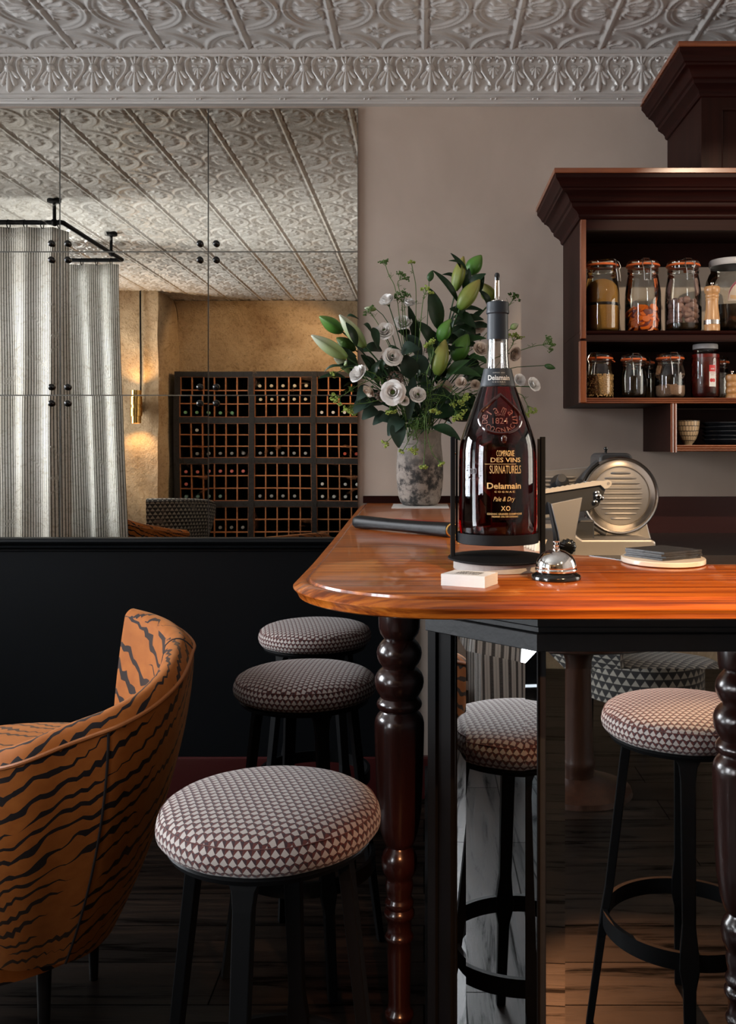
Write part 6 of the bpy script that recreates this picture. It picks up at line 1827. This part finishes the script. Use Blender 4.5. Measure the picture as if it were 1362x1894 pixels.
spray('leafy_stem', 'dark pointed leaves curling above the lily buds at the left', [(660, 640, 640, 590, 18, 3.14), (640, 590, 664, 584, 8, 3.14), (672, 600, 690, 612, 10, 3.16), (690, 606, 700, 640, 18, 3.15), (690, 700, 704, 660, 16, 3.16), (655, 690, 645, 640, 22, 3.2), (692, 690, 668, 650, 24, 3.2), (660, 660, 595, 640, 16, 3.22)], 'leaf_dark', G, 201)
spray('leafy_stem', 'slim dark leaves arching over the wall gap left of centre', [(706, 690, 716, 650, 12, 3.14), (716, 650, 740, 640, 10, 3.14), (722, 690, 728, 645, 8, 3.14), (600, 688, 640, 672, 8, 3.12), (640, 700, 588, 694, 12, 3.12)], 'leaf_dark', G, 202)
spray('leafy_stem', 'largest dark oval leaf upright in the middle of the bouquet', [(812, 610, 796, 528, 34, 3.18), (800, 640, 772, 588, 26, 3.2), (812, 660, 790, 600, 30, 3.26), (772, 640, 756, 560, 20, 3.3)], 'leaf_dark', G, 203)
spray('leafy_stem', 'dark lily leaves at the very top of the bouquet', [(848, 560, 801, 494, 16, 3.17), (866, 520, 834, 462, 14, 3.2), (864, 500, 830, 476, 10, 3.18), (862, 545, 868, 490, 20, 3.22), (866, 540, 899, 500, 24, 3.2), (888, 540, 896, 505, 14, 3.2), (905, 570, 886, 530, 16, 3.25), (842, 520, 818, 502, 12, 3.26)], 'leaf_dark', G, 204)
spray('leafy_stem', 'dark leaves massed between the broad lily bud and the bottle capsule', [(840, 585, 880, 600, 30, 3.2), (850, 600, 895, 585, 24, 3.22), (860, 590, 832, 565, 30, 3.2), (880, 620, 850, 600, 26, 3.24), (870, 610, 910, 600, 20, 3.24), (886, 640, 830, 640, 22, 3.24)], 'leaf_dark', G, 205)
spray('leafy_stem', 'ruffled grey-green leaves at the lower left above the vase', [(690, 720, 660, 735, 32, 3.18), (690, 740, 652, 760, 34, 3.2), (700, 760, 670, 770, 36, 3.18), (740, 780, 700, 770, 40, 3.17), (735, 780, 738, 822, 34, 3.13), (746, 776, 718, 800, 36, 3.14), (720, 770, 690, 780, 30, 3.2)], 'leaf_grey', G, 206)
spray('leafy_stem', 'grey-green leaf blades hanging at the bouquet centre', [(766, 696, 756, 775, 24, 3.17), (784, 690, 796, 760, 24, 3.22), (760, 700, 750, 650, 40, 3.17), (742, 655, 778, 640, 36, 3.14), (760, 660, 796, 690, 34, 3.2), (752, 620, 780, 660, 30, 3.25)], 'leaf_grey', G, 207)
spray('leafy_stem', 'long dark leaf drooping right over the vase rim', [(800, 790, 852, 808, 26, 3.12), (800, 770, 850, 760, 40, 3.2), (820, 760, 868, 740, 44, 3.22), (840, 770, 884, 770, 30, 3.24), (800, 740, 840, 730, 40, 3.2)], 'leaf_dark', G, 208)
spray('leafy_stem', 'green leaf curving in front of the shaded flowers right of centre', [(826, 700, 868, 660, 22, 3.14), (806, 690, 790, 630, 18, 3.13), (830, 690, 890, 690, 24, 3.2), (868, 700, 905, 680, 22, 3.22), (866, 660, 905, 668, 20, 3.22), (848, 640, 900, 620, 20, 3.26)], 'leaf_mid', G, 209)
# dense shaded filler foliage so the wall does not show through the middle
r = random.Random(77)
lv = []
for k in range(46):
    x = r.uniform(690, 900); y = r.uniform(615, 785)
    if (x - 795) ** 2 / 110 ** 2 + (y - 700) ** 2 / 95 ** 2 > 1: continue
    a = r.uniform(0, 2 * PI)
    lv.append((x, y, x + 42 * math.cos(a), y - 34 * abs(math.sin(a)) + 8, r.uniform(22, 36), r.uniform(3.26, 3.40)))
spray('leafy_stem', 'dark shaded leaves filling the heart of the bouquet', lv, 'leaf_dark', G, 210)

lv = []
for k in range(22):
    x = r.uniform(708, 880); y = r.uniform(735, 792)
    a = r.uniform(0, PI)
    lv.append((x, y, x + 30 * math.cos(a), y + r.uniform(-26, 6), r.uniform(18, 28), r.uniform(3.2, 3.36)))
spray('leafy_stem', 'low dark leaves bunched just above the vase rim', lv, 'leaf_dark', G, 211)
def umbel(label, stem_px, D, rays, R, mat_='dill', seed=1, dirv=None, fl=9, fs=0.0029, start=None):
    pts = [px(x, y, D) for (x, y) in stem_px]
    root = thing('dill_umbel', pts[-1], label, 'dill sprig', 'dill sprigs in the bouquet')
    full = pts if start else stem_curve(pts[0], seed, 8) + pts[1:]
    sm_ = []
    for i in range(len(full) - 1):
        p0 = full[max(i - 1, 0)]; p1 = full[i]; p2 = full[i + 1]; p3 = full[min(i + 2, len(full) - 1)]
        for q in (0, 0.25, 0.5, 0.75):
            sm_.append(0.5 * (2 * p1 + (p2 - p0) * q + (2 * p0 - 5 * p1 + 4 * p2 - p3) * q * q + (3 * p1 - p0 - 3 * p2 + p3) * q ** 3))
    sm_.append(full[-1])
    d = Vector(dirv).normalized() if dirv else (pts[-1] - pts[-2]).normalized()
    r = random.Random(seed); ry = MB(); fm = MB()
    e = pts[-1]; Rr = R * D / F
    Mx = frame(d)
    for k in range(rays):
        a = 2 * PI * k / rays + r.uniform(-0.25, 0.25); sp = r.uniform(0.15, 0.95)
        v = (Mx @ Vector((math.cos(a) * sp, math.sin(a) * sp, 1.0 - 0.45 * sp))).normalized() * Rr * r.uniform(0.8, 1.1)
        tip = e + v
        ry.tube([e, e + v * 0.55 + Vector((0, 0, 0.001)), tip], 0.0006, 4)
        for j in range(fl):
            o = Vector((r.gauss(0, 1), r.gauss(0, 1), r.gauss(0, 0.7))) * Rr * 0.13
            fm.ball(tip + o, fs * r.uniform(0.7, 1.3), (1, 1, 0.8), 5, 3)
    part('ray', ry, M['dill_dark'], root)
    part('floret_cluster', fm, M[mat_], root)
    # wispy thread leaves
    th = MB().tube(sm_, 0.0013, 5)
    for k in range(3, len(sm_) - 2, 4):
        for j in range(3):
            v = Vector((r.uniform(-1, 1), r.uniform(-0.6, 0.6), r.uniform(0.1, 1))).normalized() * r.uniform(0.014, 0.03)
            th.tube([sm_[k], sm_[k] + v * 0.5, sm_[k] + v + Vector((0, 0, -0.003))], 0.0006, 4)
            th.tube([sm_[k] + v * 0.45, sm_[k] + v * 0.45 + Vector((-v.z, v.y, v.x)) * 0.4], 0.0005, 4)
    part('stem', th, M['dill_dark'], root, angle=60)
UM = [('thin dill sprig rising highest at the upper left', [(745, 640), (733, 540), (720, 510), (714, 492)], 3.2, 6, 12, 'dill_dark', 301),
      ('feathery dill umbel at the upper left, right of the highest sprig', [(748, 640), (744, 560), (736, 525), (740, 518)], 3.22, 9, 15, 'dill_dark', 302),
      ('single small dill umbel standing alone at the top, left of the lily buds', [(768, 640), (770, 540), (764, 500), (762, 490)], 3.22, 6, 8, 'dill', 303),
      ('dill umbel touching the wall beside the largest dark leaf', [(775, 640), (780, 580), (784, 550), (786, 545)], 3.14, 10, 14, 'dill', 304),
      ('pale greenish dill plate in front of the shaded white flowers', [(755, 650), (750, 590), (748, 566), (747, 560)], 3.2, 12, 20, 'dill_dark', 305),
      ('bright green umbel farthest left, over the wine rack reflection', [(700, 700), (668, 710), (640, 728), (630, 734)], 3.11, 11, 16, 'dill', 306),
      ('green umbel low at the left edge of the mirror end', [(705, 740), (680, 745), (660, 748), (654, 752)], 3.12, 10, 15, 'dill', 307),
      ('small green umbel beside the far left white flower', [(690, 690), (650, 680), (630, 686), (622, 690)], 3.1, 7, 10, 'dill', 308),
      ('green umbel just under the mauve floret clump', [(745, 730), (728, 735), (722, 748), (722, 752)], 3.12, 9, 14, 'dill', 309),
      ('broad yellow-green umbel right of centre near the bottle shoulder', [(800, 720), (820, 712), (838, 722), (842, 727)], 3.11, 16, 24, 'dill', 310),
      ('yellow-green umbel hanging beside the bottle shoulder', [(800, 730), (830, 735), (838, 752), (843, 760)], 3.1, 12, 17, 'dill', 311),
      ('yellow-green umbel low above the vase, left of the hanging sprays', [(790, 740), (812, 738), (810, 746), (808, 752)], 3.11, 9, 14, 'dill', 312),
      ('thin sprig dangling left of the vase rim', [(760, 780), (744, 792), (728, 806), (718, 816)], 3.12, 7, 11, 'dill', 313),
      ('yellow umbel hanging over the front of the vase', [(775, 780), (770, 800), (773, 815), (770, 822)], 3.11, 10, 15, 'dill', 314),
      ('tiny green umbel against the upper left of the vase', [(765, 790), (758, 810), (750, 826), (746, 832)], 3.12, 6, 7, 'dill', 315),
      ('long sprig hanging lowest down the front of the vase', [(785, 770), (786, 800), (786, 830), (784, 858)], 3.11, 6, 9, 'dill', 316),
      ('sprig hanging at the right of the vase, ending in a yellow umbel', [(788, 770), (792, 810), (800, 838), (812, 852)], 3.11, 7, 9, 'dill', 317),
      ('dark dill spray reaching far right past the clear bottle neck', [(860, 680), (950, 652), (990, 640), (1004, 638)], 3.24, 10, 18, 'dill_dark', 318),
      ('dill umbel highest at the right, beside the grey capsule', [(880, 640), (930, 580), (944, 562), (948, 556)], 3.28, 8, 15, 'dill_dark', 319),
      ('lower right dill umbel below the outermost white flower', [(900, 720), (960, 728), (972, 742), (976, 750)], 3.2, 10, 17, 'dill', 320),
      ('pale umbel close against the right of the clear neck', [(900, 700), (940, 650), (948, 638), (950, 632)], 3.24, 10, 15, 'dill', 321),
      ('pale green umbel clinging to the large hanging lily bud', [(790, 690), (800, 660), (802, 645), (800, 642)], 3.08, 10, 14, 'dill', 322),
      ('thin dark dill thread beside the upper left green bud sprig', [(720, 640), (700, 600), (690, 585), (686, 580)], 3.2, 7, 12, 'dill_dark', 323)]
for (lab, sp_, D, rays, R, mt, sd) in UM:
    umbel(lab, sp_, D, rays, R, mt, sd)
# small buds on long stems
for i, (x0, y0, x1, y1, w, sx_, sy_, lab) in enumerate([(696, 572, 676, 570, 5, 720, 600, 'small closed green bud at the left edge against the plaster wall'),
        (945, 608, 958, 600, 6, 890, 660, 'small pale green bud right of the grey capsule'), (1008, 676, 1026, 681, 5, 905, 690, 'small green bud farthest right on a long stalk'),
        (794, 520, 800, 502, 6, 790, 620, 'small dark bud upright left of the top lily leaves'), (645, 676, 640, 668, 7, 690, 710, 'round pale green bud beneath the lowest pale lily bud')]):
    D = 3.2
    b = px(x0, y0, D); t = px(x1, y1, D)
    root = thing('flower_bud', b, lab, 'bud', 'small buds in the bouquet')
    part('bud', put(bud_mesh((t - b).length * 1.1, w * D / F, 14), Matrix.Translation(b) @ frame(t - b)), M['bud_white'] if i in (1, 4, 0) else M['leaf_mid'], root, angle=75)
    part('stem', MB().tube(stem_curve(px(sx_, sy_, D), 400 + i, 8) + [px((sx_ + x0) / 2, (sy_ + y0) / 2 - 4, D), b], 0.0014, 5), M['leaf_mid'], root)
# mauve floret clumps
for i, (x, y, R, D, lab, mt) in enumerate([(732, 700, 15, 3.16, 'dusty mauve floret clump behind the largest white flower', 'mauve'), (706, 732, 13, 3.18, 'brownish floret clump left of the largest white flower', 'mauve'), (714, 668, 11, 3.22, 'small mauve floret clump left of the sideways white flower', 'mauve'), (798, 645, 12, 3.3, 'shaded mauve floret clump in the bouquet centre', 'mauve')]):
    c = px(x, y, D); root = thing('floret_clump', c, lab, 'flower', 'floret clumps in the bouquet')
    fm = MB(); r = random.Random(500 + i)
    for k in range(90):
        v = Vector((r.gauss(0, 1), r.gauss(0, 1), r.gauss(0, 1))).normalized() * R * D / F * r.uniform(0.7, 1.05)
        fm.ball(c + v, 0.0042 * r.uniform(0.7, 1.2), (1, 1, 0.6), 6, 4)
    part('florets', fm, M[mt], root)
    part('stem', MB().tube(stem_curve(c, 520 + i), 0.0022, 6), M['leaf_dark'], root)
